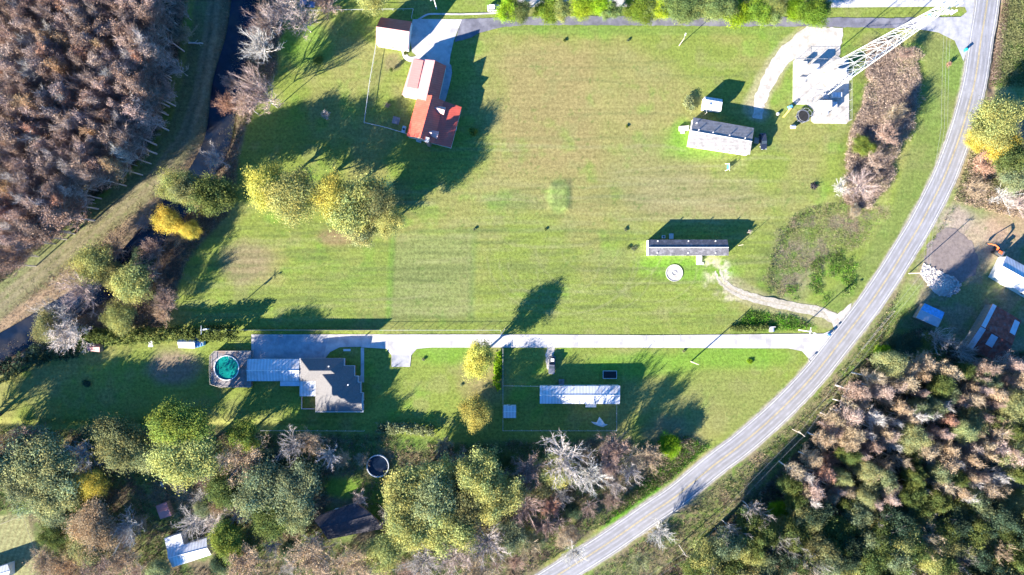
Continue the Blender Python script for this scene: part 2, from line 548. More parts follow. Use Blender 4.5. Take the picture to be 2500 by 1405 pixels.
    mix(pmask(X, Y, BASIN, 16, 30) * sstep(.55, .66, NZ[1].fbm(X, Y, 20, 3)), (0.11, 0.23, 0.03), 0.6)
    br = np.maximum(pmask(X, Y, BRUSH, 10, 12), pmask(X, Y, BASIN, 10, 12))
    lawn *= 1 - br
    # right-hand verges
    vr = pmask(X, Y, VERGE_R, 10, 8)
    mix(vr, (0.16, 0.165, 0.075), 1)
    mix(vr * sstep(0.45, 0.65, n2), (0.21, 0.165, 0.11), 0.7)
    mix(vr * sstep(0.55, 0.7, n3), (0.10, 0.19, 0.03), 0.6)
    ey = pmask(X, Y, EASTYARD, 12, 8)
    mix(ey, (0.17, 0.19, 0.08), 1)
    mix(ey * sstep(0.45, 0.62, n2), (0.24, 0.19, 0.13), 0.7)
    mix(emask(X, Y, 2400, 590, 60, 60), (0.34, 0.26, 0.19), 0.75)
    mix(emask(X, Y, 2330, 540, 45, 40), (0.32, 0.26, 0.22), 0.7)
    mix(emask(X, Y, 2470, 540, 60, 60), (0.34, 0.22, 0.15), 0.6)
    mix(emask(X, Y, 2400, 420, 60, 50), (0.26, 0.17, 0.10), 0.6)
    mix(pmask(X, Y, [(2250, 700), (2230, 760), (2130, 860), (2100, 860), (2180, 750), (2215, 690)], 8), (0.16, 0.22, 0.055), 0.8)
    # field and ditch at the top right corner
    tr = pmask(X, Y, [(2436, -160), (2700, -160), (2700, 260), (2400, 260), (2425, 100)], 6)
    mix(tr, (0.22, 0.24, 0.10), 1)
    mix(tr * sstep(0.45, 0.6, n3), (0.15, 0.19, 0.06), 0.8)
    mix(lmask(X, Y, [(2452, -160), (2444, 20), (2432, 130), (2415, 240)], 11, 6, 4), (0.17, 0.125, 0.09), 0.95)
    # woods floor
    for P in (WOOD_L, WOOD_R):
        m = pmask(X, Y, P, 8, 8)
        mix(m, (0.115, 0.085, 0.062), 1)
        mix(m * sstep(0.5, 0.65, n2), (0.07, 0.085, 0.04), 0.7)
        lawn *= 1 - m
    m = pmask(X, Y, WOOD_B, 12, 14)
    mix(m, (0.115, 0.155, 0.05), 1)
    mix(m * sstep(0.42, 0.62, n2), (0.16, 0.12, 0.085), 0.8)
    mix(emask(X, Y, 990, 1085, 70, 18), (0.12, 0.20, 0.04), 0.8)
    mix(emask(X, Y, 835, 1190, 60, 26), (0.11, 0.21, 0.02), 0.8)
    mix(emask(X, Y, 925, 1230, 22, 60), (0.10, 0.19, 0.03), 0.8)
    mix(pmask(X, Y, [(1450, 1310), (1560, 1200), (1680, 1110), (1730, 1090), (1560, 1240)], 8, 8), (0.09, 0.22, 0.02), 0.9)
    mix(emask(X, Y, 505, 1235, 75, 40), (0.24, 0.20, 0.17), 0.8)
    lawn *= 1 - m
    # canal banks and grassy track
    m = pmask(X, Y, BANK, 8, 10)
    mix(m, (0.15, 0.12, 0.085), 1)
    lawn *= 1 - m
    m = lmask(X, Y, CANAL, 66, 10, 10)
    mix(m, (0.215, 0.165, 0.115), 1)
    mix(m * sstep(0.5, 0.65, n3), (0.14, 0.12, 0.075), 0.8)
    lawn *= 1 - m
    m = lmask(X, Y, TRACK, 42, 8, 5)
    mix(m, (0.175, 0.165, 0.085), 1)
    mix(m * (1 - sstep(180, 420, Y)), (0.105, 0.09, 0.06), .8)  # shade on the upper track painted into its colour
    mix(m * sstep(0.45, 0.62, n3), (0.15, 0.14, 0.08), 0.6)
    mix(lmask(X, Y, [(p[0] - 22, p[1] - 22) for p in TRACK], 14, 9, 6), (0.14, 0.18, 0.06), 0.45)
    d = seg_dist(X, Y, TRACK)
    mix(m * (1 - sstep(3, 9, np.abs(d - 10))), (0.215, 0.185, 0.115), 0.6)
    mix(lmask(X, Y, [(p[0] + 36, p[1] + 30) for p in TRACK[3:]], 10, 6, 4), (0.25, 0.18, 0.12), 0.8)
    # garden plot bottom left, bare mud of the canal bed
    m = pmask(X, Y, [(-40, 1262), (62, 1254), (94, 1345), (80, 1420), (-40, 1450)], 3)
    mix(m, (0.25, 0.25, 0.12), 1)
    u = (X * math.cos(0.33) + Y * math.sin(0.33)) / 6.5
    mix(m * sstep(0.3, 0.9, np.sin(u * 2 * PI * 0.5) * 0.5 + 0.5), (0.16, 0.14, 0.07), 0.5)
    mix(1 - sstep(20, 36, seg_dist(X, Y, CANAL)), (0.06, 0.055, 0.05), 0.9)
    # pale worn gravel fringe near the drives
    f = sstep(0.35, 0.6, n3)
    mix(lmask(X, Y, [(1740, 650), (1745, 690), (1790, 720)], 22, 12, 6) * f, (0.42, 0.38, 0.27), 0.85)
    mix(lmask(X, Y, [(1770, 650), (1775, 700)], 12, 10, 4) * f, (0.5, 0.46, 0.36), 0.8)
    mix(lmask(X, Y, [(1790, 700), (1860, 735), (1950, 760), (2040, 785)], 24, 8, 5), (0.24, 0.22, 0.12), 0.7)
    mix(lmask(X, Y, [(1840, 262), (1875, 190), (1935, 110), (2000, 70)], 26, 8, 6), (0.32, 0.29, 0.17), 0.7)
    mix(emask(X, Y, 1853, 268, 26, 30), (0.34, 0.28, 0.20), 0.7)
    mix(lmask(X, Y, ROAD, 32, 5, 4), (0.33, 0.30, 0.24), 0.85)
    # mowing passes and tyre arcs
    rr = np.random.RandomState(3)
    fm = pmask(X, Y, [(430, 440), (640, 540), (1000, 420), (1230, 100), (1930, 90), (1830, 250), (2060, 420), (1900, 560), (1870, 690), (1800, 800), (430, 805)], 20)
    for k in range(70):
        x0, y0, ln = rr.uniform(450, 1850), rr.uniform(90, 800), rr.uniform(120, 520)
        tilt, bow, wd = rr.uniform(-.05, .05), rr.uniform(-14, 14), rr.uniform(1.2, 3.2)
        t = (X - x0) / ln
        yy = y0 + (X - x0) * tilt + bow * (t * (1 - t)) * 4
        m_ = (1 - sstep(wd, wd + 2.5, np.abs(Y - yy))) * sstep(0, .15, t) * (1 - sstep(.85, 1, t)) * fm
        mix(m_, (0.11, 0.13, 0.05) if k % 3 else (0.26, 0.25, 0.13), 0.28)
    for k in range(16):
        cx_, cy_, rad = rr.uniform(1330, 1640), rr.uniform(560, 660), rr.uniform(60, 190)
        d_ = np.abs(np.hypot(X - cx_, (Y - cy_) * 1.3) - rad)
        m_ = (1 - sstep(1.2, 3.5, d_)) * (Y > cy_) * fm
        mix(m_, (0.12, 0.14, 0.05) if k % 2 else (0.24, 0.24, 0.12), 0.25)
    mow = np.sin((Y + 5 * NZ[1].fbm(X, Y, 200, 2)) * 2 * PI / 13.0)
    col *= (1 + 0.035 * mow * fm)[..., None]
    sp = sstep(0.74, 0.84, NZ[2].fbm(X, Y, 9, 2)) * lawn
    mix(sp, (0.09, 0.15, 0.035), 0.45)
    # mottle
    mo = 0.82 + 0.36 * NZ[3].fbm(X, Y, 6, 3)
    col *= mo[..., None]
    return col, lawn


# ------------------------------------------------------------------ ground: one sheet
def build_ground():
    st = 0.45
    xs = np.arange(-172, 172.01, st)
    ys = np.arange(-104, 104.01, st)
    far = np.array([180, 200, 240, 320, 500, 900, 2000, 4000], float)
    xs = np.concatenate([-far[::-1], xs, far])
    ys = np.concatenate([-far[::-1] + 40, ys, far - 40])
    ys = np.unique(np.concatenate([-(far[::-1] - 60), np.arange(-104, 104.01, st), far - 60]))
    XW, YW = np.meshgrid(xs, ys)
    X, Y = XW / S + CX, CY - YW / S
    Xc, Yc = np.clip(X, -200, 2700), np.clip(Y, -180, 1600)
    Z = ground_height(Xc, Yc)
    col, lawn = ground_colour(Xc, Yc)
    ny, nx = XW.shape
    verts = np.stack([XW, YW, Z], -1).reshape(-1, 3)
    idx = np.arange(ny * nx).reshape(ny, nx)
    q = np.stack([idx[:-1, :-1], idx[:-1, 1:], idx[1:, 1:], idx[1:, :-1]], -1).reshape(-1)
    m, n, b = new_mat('ground_cover')
    L = n.links.new
    at = N(n, 'ShaderNodeAttribute')
    at.attribute_name = 'v'
    tc = N(n, 'ShaderNodeTexCoord')
    n1 = N(n, 'ShaderNodeTexNoise')
    n1.inputs['Scale'].default_value = 1.3
    n1.inputs['Detail'].default_value = 8
    n1.inputs['Roughness'].default_value = 0.75
    L(tc.outputs['Object'], n1.inputs['Vector'])
    r1 = N(n, 'ShaderNodeMapRange')
    r1.inputs['From Min'].default_value = 0.3
    r1.inputs['From Max'].default_value = 0.7
    r1.inputs['To Min'].default_value = 0.55
    r1.inputs['To Max'].default_value = 1.45
    L(n1.outputs['Fac'], r1.inputs['Value'])
    mp = N(n, 'ShaderNodeMapping')
    mp.inputs['Scale'].default_value = (0.06, 1.1, 1)
    L(tc.outputs['Object'], mp.inputs['Vector'])
    n2 = N(n, 'ShaderNodeTexNoise')
    n2.inputs['Scale'].default_value = 1.0
    n2.inputs['Detail'].default_value = 3
    L(mp.outputs[0], n2.inputs['Vector'])
    r2 = N(n, 'ShaderNodeMapRange')
    r2.inputs['From Min'].default_value = 0.35
    r2.inputs['From Max'].default_value = 0.65
    r2.inputs['To Min'].default_value = 0.93
    r2.inputs['To Max'].default_value = 1.07
    L(n2.outputs['Fac'], r2.inputs['Value'])
    mm = N(n, 'ShaderNodeMath', operation='MULTIPLY')
    L(r1.outputs[0], mm.inputs[0])
    L(r2.outputs[0], mm.inputs[1])
    vm = N(n, 'ShaderNodeVectorMath', operation='SCALE')
    L(at.outputs['Color'], vm.inputs[0])
    L(mm.outputs[0], vm.inputs['Scale'])
    L(vm.outputs[0], b.inputs['Base Color'])
    b.inputs['Roughness'].default_value = 1.0
    b.inputs['Specular IOR Level'].default_value = 0.05
    n3 = N(n, 'ShaderNodeTexNoise')
    n3.inputs['Scale'].default_value = 2.2
    n3.inputs['Detail'].default_value = 6
    n3.inputs['Roughness'].default_value = 0.7
    L(tc.outputs['Object'], n3.inputs['Vector'])
    bp = N(n, 'ShaderNodeBump')
    bp.inputs['Strength'].default_value = 0.5
    bp.inputs['Distance'].default_value = 0.16
    L(n3.outputs['Fac'], bp.inputs['Height'])
    L(bp.outputs[0], b.inputs['Normal'])
    me = np_mesh('ground', verts, q, 4, m, col.reshape(-1, 3))
    o = bpy.data.objects.new('ground', me)
    C.objects.link(o)
    me.polygons.foreach_set('use_smooth', [True] * len(me.polygons))
    tag(o, kind='structure')


build_ground()


def catmull(pts, n=6):
    out = []
    P = [pts[0]] + list(pts) + [pts[-1]]
    for i in range(1, len(P) - 2):
        p0, p1, p2, p3 = (Vector(p) for p in P[i - 1:i + 3])
        for k in range(n):
            t = k / n
            out.append(0.5 * ((2 * p1) + (p2 - p0) * t + (2 * p0 - 5 * p1 + 4 * p2 - p3) * t * t + (3 * p1 - p0 - 3 * p2 + p3) * t ** 3))
    out.append(Vector(P[-2]))
    return out


def ribbon(name, pts, hw, z, mat, off=0.0, n=6, wob=0.0, kind='structure', thick=None):
    """road-like sheet along photo-pixel points; hw in metres"""
    w_ = [G(p[0], p[1]).to_2d() for p in pts]
    c = catmull(w_, n) if n > 1 else w_
    mb = MB()
    rr = random.Random(len(pts))
    Lf, Rt = [], []
    for i, p in enumerate(c):
        d = (c[min(i + 1, len(c) - 1)] - c[max(i - 1, 0)]).normalized()
        nn = Vector((-d.y, d.x))
        h = hw[0] + (hw[1] - hw[0]) * i / (len(c) - 1) if isinstance(hw, tuple) else hw
        Lf.append(p + nn * (off + h + rr.uniform(-wob, wob)))
        Rt.append(p + nn * (off - h + rr.uniform(-wob, wob)))
    for i in range(len(c) - 1):
        mb.poly([(*Rt[i], z), (*Rt[i + 1], z), (*Lf[i + 1], z), (*Lf[i], z)])
    o = mb.build(name, mat)
    return tag(o, kind=kind)


def sheet(name, pts, z, mat, kind='structure', thick=0.0, wob=0.0):
    P = [G(*p).to_2d() for p in pts]
    if wob:
        Q = []
        rr = random.Random(len(pts))
        for i in range(len(P)):
            a, b = P[i], P[(i + 1) % len(P)]
            k = max(1, int((b - a).length / 1.0))
            for j in range(k):
                q = a.lerp(b, j / k)
                Q.append(q + Vector((rr.uniform(-wob, wob), rr.uniform(-wob, wob))))
        P = Q
    mb = MB()
    if thick:
        mb.prism([tuple(p) for p in P], z - thick, z)
    else:
        a = sum(P[i].x * P[(i + 1) % len(P)].y - P[(i + 1) % len(P)].x * P[i].y for i in range(len(P)))
        if a < 0:
            P = P[::-1]
        mb.poly([(p.x, p.y, z) for p in P])
    o = mb.build(name, mat)
    return tag(o, kind=kind)


# road and markings
Z0 = 0.12
ribbon('road', ROAD, 3.4, Z0, 'asphalt', n=8)
M['road_wear'] = surf('road_wear', (0.28, 0.28, 0.30), 0.9, var=0.2, scale=0.4, bump=0.3, bscale=3)
for of_ in (-2.3, -.95, .95, 2.3):
    ribbon('road_wear', ROAD, 0.25, Z0 + 0.006, 'road_wear', off=of_, n=8, wob=0.07)
ribbon('road_edge_line', ROAD, 0.065, Z0 + 0.012, 'marking_white', off=3.05, n=8)
ribbon('road_edge_line', ROAD, 0.065, Z0 + 0.012, 'marking_white', off=-3.05, n=8)
ribbon('road_centre_line', ROAD, 0.055, Z0 + 0.012, 'marking_yellow', off=0.12, n=8)
ribbon('road_centre_line', ROAD, 0.055, Z0 + 0.012, 'marking_yellow', off=-0.12, n=8)
M['shoulder'] = surf('shoulder', (0.30, 0.285, 0.26), 0.95, var=0.3, scale=1.0)
ribbon('road_shoulder', ROAD, 3.75, Z0 - 0.03, 'shoulder', n=8, wob=0.15)
# paved turnout at the top right where the drives meet the road
sheet('paved_apron', [(2290, -60), (2385, -60), (2372, 60), (2362, 118), (2352, 150), (2330, 100), (2290, 80), (2240, 72), (2235, 45), (2345, 42), (2360, 30), (2355, 18), (2290, 16)], Z0 - 0.012, 'old_concrete')
sheet('driveway', [(1128, 48), (1170, 46), (1230, 42), (1400, 39), (1700, 40), (1990, 43), (2180, 45), (2300, 42), (2362, 60), (2362, 90), (2330, 82), (2270, 72), (2180, 70), (2000, 66), (1400, 62), (1280, 62), (1220, 68), (1170, 82), (1140, 96), (1110, 103)], Z0 - 0.025, 'asphalt_drive', wob=.12)
sheet('parking_lot', [(1262, -140), (2300, -140), (2378, 14), (2290, 17), (2060, 19), (1640, 18), (1280, 18), (1262, 10)], Z0 - 0.02, 'concrete')
sheet('driveway', [(1008, 48), (1034, 47), (1128, 48), (1108, 100), (1100, 135), (1096, 168), (1060, 170), (1046, 160), (1006, 128), (1000, 80)], Z0 - 0.03, 'concrete')
ribbon('driveway', [(1062, 150), (1092, 165), (1086, 210), (1076, 245)], 1.3, Z0 - 0.05, 'old_concrete', n=3)
ribbon('footpath', [(1040, 128), (1020, 142), (1003, 146), (990, 138), (986, 118)], 0.75, Z0 - 0.015, 'concrete', n=4)
ribbon('kerb', [(1020, 50), (1040, 38), (1060, 35), (1130, 36), (1232, 32)], 0.25, Z0 + 0.06, 'concrete', n=3)
# long concrete drive of the pool house
sheet('driveway', [(614, 817), (1200, 817), (1600, 819), (2010, 815), (2038, 803), (2058, 788), (2062, 800), (2020, 850), (1976, 906), (1974, 876), (1958, 858), (1925, 851), (1500, 849), (1050, 849), (1018, 852), (1004, 868), (1001, 896), (956, 896), (956, 868), (944, 852), (892, 849), (882, 849), (882, 847), (830, 848), (806, 860), (795, 874), (795, 880), (614, 880)], Z0 - 0.02, 'concrete')
sheet('parking_pad', [(957, 868), (1000, 868), (1000, 895), (957, 895)], Z0 - 0.008, 'old_concrete')
sheet('footpath', [(881, 850), (889, 850), (889, 934), (876, 934), (876, 920), (881, 916)], Z0 - 0.025, 'concrete')
sheet('parking_pad', [(620, 820), (800, 820), (800, 830), (790, 874), (620, 874)], Z0 - 0.008, 'old_concrete')
for k in range(26):
    x = 905 + k * 42
    sheet('concrete_joint', [(x, 817.5), (x + .9, 817.5), (x + .9, 848.5), (x, 848.5)], Z0 - 0.012, 'old_concrete')
# gravel drives
M['gravel_tan'] = surf('gravel_tan', (0.36, 0.315, 0.24), 0.95, var=0.25, scale=1.2, bump=0.5, bscale=5, stain=((0.25, 0.22, 0.13), 0.5, 0.7))
M['gravel_pale'] = surf('gravel_pale', (0.37, 0.34, 0.285), 0.95, var=0.3, scale=1.5, bump=0.5, bscale=5, stain=((0.26, 0.235, 0.17), 0.6, 0.7))
for of_, hw_ in ((.75, .5), (-.75, .5)):
    ribbon('gravel_drive', [(1752, 660), (1760, 682), (1785, 706), (1820, 722), (1870, 736), (1930, 748), (2000, 762), (2046, 782)], (.3, .8), Z0 - 0.06, 'gravel_pale', off=of_, n=6, wob=0.18)
ribbon('gravel_drive', [(1770, 696), (1785, 706), (1820, 722), (1870, 736), (1930, 748), (2000, 762), (2046, 782)], (.6, 1.2), Z0 - 0.08, 'gravel_tan', n=6, wob=0.15)
sheet('gravel_drive', [(2010, 757), (2045, 768), (2078, 740), (2066, 800), (2036, 806), (2030, 786)], Z0 - 0.055, 'gravel', wob=0.15)
ribbon('gravel_drive', [(1848, 290), (1852, 262), (1862, 228), (1885, 180), (1918, 135), (1960, 100), (2000, 76)], (1.3, 2.9), Z0 - 0.06, 'gravel', n=6, wob=0.3)
sheet('gravel_yard', [(1950, 110), (1985, 66), (2058, 70), (2056, 96), (2048, 140), (2062, 150), (1945, 150), (1936, 138)], Z0 - 0.055, 'gravel', wob=0.25)
sheet('gravel_yard', [(1936, 150), (1942, 144), (2068, 144), (2072, 150), (2072, 296), (2066, 303), (1988, 302), (1980, 296), (1980, 282), (1986, 270), (1970, 256), (1942, 256), (1935, 248)], Z0 + 0.03, 'gravel', thick=0.2)
sheet('gravel_drive', [(1336, 849), (1356, 849), (1350, 872), (1346, 912), (1334, 900), (1332, 866)], Z0 - 0.05, 'gravel', wob=0.15)
sheet('bare_soil', [(2300, 560), (2330, 556), (2372, 590), (2392, 640), (2380, 670), (2344, 690), (2300, 668), (2256, 640), (2262, 600)], Z0 - 0.05, 'soil', wob=0.3)
sheet('concrete_apron', [(2414, 674), (2448, 628), (2458, 630), (2432, 676), (2560, 742), (2556, 754)], Z0 - 0.04, 'old_concrete')
# canal water
ribbon('canal_water', CANAL, 3.9, -1.15, 'dark_water', n=6)

# ------------------------------------------------------------------ buildings
def lerp2(a, b, t):
    return a + (b - a) * t


def building(name, label, lines, roofm, wallm, cat='building', inset=0.3, windows=(2, 1), door=None, gable=True, base=None, trim='white_paint', roof_name='roof', openside=False):
    """lines: [(pixelA, pixelB, height)], across the building; strips between them are roof planes.
    roofm: one material or one for each strip."""
    W = [(G(a[0], a[1], h), G(b[0], b[1], h)) for a, b, h in lines]
    c = sum((p for l in W for p in l), Vector()) / (2 * len(W))
    root = thing(name, label, cat, (c.x, c.y, 0))
    if not isinstance(roofm, (list, tuple)):
        roofm = [roofm] * (len(W) - 1)
    # roof
    t = 0.14
    kinds = []
    for i in range(len(W) - 1):
        if roofm[i] is None:
            continue
        mb = MB()
        a, b = W[i]
        d, e = W[i + 1]
        up = [a, b, e, d]
        dn = [p - Vector((0, 0, t)) for p in up]
        nrm = (b - a).cross(d - a)
        if nrm.z < 0:
            up, dn = up[::-1], dn[::-1]
        mb.hexa(dn, up)
        mb.build('roof', roofm[i], root)
    # ridge cap
    if len(W) == 3:
        mb = MB()
        mb.tube(W[1][0] + Vector((0, 0, 0.02)), W[1][1] + Vector((0, 0, 0.02)), 0.1, n=6)
        mb.build('ridge_cap', trim if roofm[0] in ('white_metal', 'shingle_dark', 'shingle_grey') else roofm[0], root)
    # walls
    ax = (W[0][1] - W[0][0]).normalized()
    cr = (W[-1][0] - W[0][0])
    cr.z = 0
    cr = cr.normalized()
    prof_a, prof_b = [], []
    for i, (a, b) in enumerate(W):
        s_ = 1 if i == 0 else (-1 if i == len(W) - 1 else 0)
        dz = Vector((0, 0, -t - 0.02 - (0.06 if s_ == 0 else 0)))
        prof_a.append(a + ax * inset + cr * (inset * s_) + dz)
        prof_b.append(b - ax * inset + cr * (inset * s_) + dz)
    g = lambda p: Vector((p.x, p.y, -0.05))
    mb = MB()
    if not openside:
        mb.poly([g(prof_a[0]), g(prof_b[0]), prof_b[0], prof_a[0]])
        mb.poly([g(prof_b[-1]), g(prof_a[-1]), prof_a[-1], prof_b[-1]])
        mb.poly([g(prof_a[-1]), g(prof_a[0])] + prof_a)
        mb.poly([g(prof_b[0]), g(prof_b[-1])] + prof_b[::-1])
        mb.build('wall', wallm, root)
    else:
        for P in (prof_a, prof_b):
            for q in (P[0], P[-1]):
                mb = MB()
                mb.box((q.x, q.y, -0.05), (0.14, 0.14, q.z + 0.05))
                mb.build('post', wallm, root)
    # windows on the two long walls
    if windows and not openside:
        for side, (pa, pb, sg) in enumerate(((prof_a[0], prof_b[0], -1), (prof_a[-1], prof_b[-1], 1))):
            k = windows[side]
            for j in range(k):
                f = (j + 0.7) / (k + 0.4)
                p = pa.lerp(pb, f)
                rot = math.atan2(ax.y, ax.x)
                off = cr * sg * 0.03
                z0 = min(1.5, p.z - 1.35)
                if z0 < 0.5:
                    continue
                w1 = MB()
                w1.box((p.x + off.x, p.y + off.y, z0), (1.1, 0.10, 1.1), rot, trim)
                fr = w1.build('window', trim, root)
                w2 = MB()
                w2.box((p.x + off.x * 2, p.y + off.y * 2, z0 + 0.08), (0.92, 0.10, 0.94), rot)
                w2.build('pane', 'glass', fr)
    if door is not None:
        side, f = door
        pa, pb, sg = ((prof_a[0], prof_b[0], -1), (prof_a[-1], prof_b[-1], 1))[side]
        p = pa.lerp(pb, f)
        off = cr * sg * 0.03
        mb = MB()
        mb.box((p.x + off.x, p.y + off.y, 0.1), (1.0, 0.09, min(2.05, p.z - 0.2)), math.atan2(ax.y, ax.x))
        mb.build('door', trim, root)
    return root


def roof_vents(root, pts, h, mat='white_paint', r=0.14, hh=0.4, name='roof_vent'):
    for p in pts:
        q = G(p[0], p[1], h)
        mb = MB()
        mb.cyl((q.x, q.y, h - 0.4), r, 0.4 + hh, 8)
        mb.build(name, mat, root)


# doublewide by the tower
dw = building('mobile_home', 'wide mobile home with grey shingle roof beside the black SUV and small white shed',
              [((1681, 355), (1831, 378), 3.1), ((1687, 320), (1836, 346), 4.3), ((1693, 287), (1841, 313), 3.1)], 'shingle_grey', 'vinyl', 'mobile home', 0.25, (5, 5))
roof_vents(dw, [(1706, 318), (1741, 324), (1781, 331), (1819, 338), (1701, 301)], 4.1)
b1 = MB()
b1.prism([tuple(G(*p).to_2d()) for p in ((1657, 310), (1681, 308), (1680, 320), (1657, 321))], 0, 0.75)
b1.prism([tuple(G(*p).to_2d()) for p in ((1661, 321.2), (1672, 321), (1671, 327), (1661, 327))], 0, 0.35)
b1.build('porch_deck', 'pale_wood', dw)
b1 = MB()
b1.prism([tuple(G(*p).to_2d()) for p in ((1841, 337), (1852, 339), (1850, 352), (1839, 350))], 0, 0.7)
b1.build('side_steps', 'wood', dw)
# singlewide with dark roof
sw = building('mobile_home', 'narrow mobile home with dark patched shingle roof beside the round white patio',
              [((1583, 624.5), (1779, 624.5), 3.2), ((1583, 604.5), (1779, 604.5), 4.0), ((1583, 585.5), (1776, 585.5), 3.2)], 'shingle_dark', 'white_paint', 'mobile home', 0.12, (5, 4), (0, 0.66))
roof_vents(sw, [(1606, 589), (1681, 589), (1747, 589), (1605, 618), (1680, 618), (1747, 618)], 3.5, r=0.16, hh=0.25)
for nm, pts, z, mt in (('porch_deck', ((1700, 626), (1712, 626), (1712, 641), (1700, 641)), 0.8, 'white_paint'), ('porch_step', ((1700, 641.5), (1717, 641.5), (1717, 647), (1700, 647)), 0.3, 'white_paint'), ('back_steps', ((1633, 571), (1643, 571), (1643, 584), (1633, 584)), 0.7, 'pale_wood')):
    mb = MB()
    mb.prism([tuple(G(*p).to_2d()) for p in pts], 0, z)
    mb.build(nm, mt, sw)
# white-roofed trailer at the bottom
wt = building('mobile_home', 'white mobile home with ribbed white metal roof inside the chain fenced yard by the pickup',
              [((1318, 986), (1513, 987), 3.2), ((1318, 965), (1514, 965), 3.7), ((1318, 943.5), (1514, 942.5), 3.2)], 'white_metal', 'vinyl', 'mobile home', 0.12, (5, 6), (1, 0.26))
for nm, pts, z, mt in (('back_steps', ((1364, 926), (1377, 926), (1377, 941), (1364, 941)), 0.8, 'grey_deck'), ('porch_deck', ((1429, 984), (1455, 984), (1455, 994), (1429, 994)), 0.7, 'white_paint')):
    mb = MB()
    mb.prism([tuple(G(*p).to_2d()) for p in pts], 0, z)
    mb.build(nm, mt, wt)
# small sheds
building('shed', 'small white barn shed just north of the wide grey roofed mobile home',
         [((1716, 266), (1760, 272), 2.3), ((1716.5, 259), (1761, 266), 3.1), ((1722, 243), (1764, 250), 3.6), ((1721, 236), (1764, 243), 2.9)], 'white_metal', 'vinyl', 'shed', 0.08, (0, 0), (0, 0.5))
building('shed', 'square flat topped white shed in the corner of the chain fenced yard',
         [((1229, 1021), (1260, 1021), 2.3), ((1229, 1006), (1260, 1006), 2.45), ((1229, 991), (1260, 991), 2.3)], 'white_metal', 'vinyl', 'shed', 0.1, (0, 1), (1, 0.4))
building('shed', 'white metal shed with bright gabled roof against the long hedge',
         [((436, 850), (476, 851), 2.3), ((433, 836), (474, 836), 3.0), ((434, 824), (476, 824), 2.3)], 'white_metal', 'vinyl', 'shed', 0.1, (1, 0))
tr_ = thing('greenhouse', 'blue tinted glazed lean-to against the end of the white metal shed', 'greenhouse', G(485, 837))
mb = MB()
p = [G(477, 825, 2.0), G(496, 829, 1.6), G(496, 844, 1.6), G(477, 850, 2.0)]
mb.hexa([Vector((q.x, q.y, 0)) for q in p][::-1], p[::-1])
mb.build('glazing', 'tarp_blue', tr_)
mb = MB()
for k in range(4):
    a, b_ = p[0].lerp(p[1], k / 3), p[3].lerp(p[2], k / 3)
    mb.tube(a + Vector((0, 0, .03)), b_ + Vector((0, 0, .03)), 0.05, n=4)
mb.tube(p[0].lerp(p[3], .5) + Vector((0, 0, .03)), p[1].lerp(p[2], .5) + Vector((0, 0, .03)), 0.05, n=4)
mb.build('glazing_bar', 'white_paint', tr_)
building('shed', 'small rusty red roofed shed beneath the grey trees at the left end of the hedge',
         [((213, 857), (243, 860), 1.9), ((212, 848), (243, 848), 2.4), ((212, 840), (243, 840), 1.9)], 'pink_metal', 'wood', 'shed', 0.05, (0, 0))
# garage and house with red metal roofs
building('garage', 'detached garage with red and white glaring metal roof beside the concrete forecourt',
         [((918, 107), (996, 120), 3.0), ((918.5, 66), (999, 78), 5.9), ((930, 42.5), (1005, 53), 3.0)], ['sunlit_red_metal', 'red_metal'], 'vinyl', 'garage', 0.12, (1, 1), (0, 0.8))
rh = building('house', 'farmhouse with red standing seam metal roofs, two dormers and a chimney',
              [((1020, 233), (992, 332), 3.2), ((1055, 233), (1026, 337), 6.9), ((1083, 247), (1059, 351), 4.0), ((1127, 262), (1101, 361), 3.0)], ['red_metal', 'red_metal', 'red_metal'], 'cream', 'house', 0.25, (4, 4), (1, 0.5))
# north wing joined to the house
W = [(G(1008, 143, 2.9), G(981, 232, 2.9)), (G(1062, 148, 5.8), G(1040, 246, 5.8)), (G(1089, 161, 3.0), G(1070, 248, 3.0))]
for i, mt in ((0, 'sunlit_red_metal'), (1, 'red_metal')):
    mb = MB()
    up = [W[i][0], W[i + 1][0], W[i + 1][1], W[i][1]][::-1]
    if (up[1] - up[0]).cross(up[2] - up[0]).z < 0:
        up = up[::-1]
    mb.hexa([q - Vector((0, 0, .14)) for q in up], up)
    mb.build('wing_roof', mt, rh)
mb = MB()
inn = [W[0][0] + Vector((.3, -.25, -.2)), W[0][1] + Vector((.3, .1, -.2)), W[1][1] + Vector((0, .1, -.3)), W[2][1] + Vector((-.3, .1, -.2)), W[2][0] + Vector((-.3, -.25, -.2)), W[1][0] + Vector((0, -.25, -.3))]
gg = [Vector((q.x, q.y, 0)) for q in inn]
mb.poly([gg[0], gg[1], inn[1], inn[0]])
mb.poly([gg[3], gg[4], inn[4], inn[3]])
mb.poly([gg[4], gg[0], inn[0], inn[5], inn[4]])
mb.poly([gg[1], gg[3], inn[3], inn[2], inn[1]])
mb.build('wing_wall', 'cream', rh)
mb = MB()
q = [G(1010, 144, 3.3), G(1034, 148, 4.75), G(1019, 217, 4.75), G(993, 212, 3.3)]
mb.hexa([v - Vector((0, 0, .12)) for v in q][::-1], q[::-1])
mb.build('porch_roof', 'pink_metal', rh)
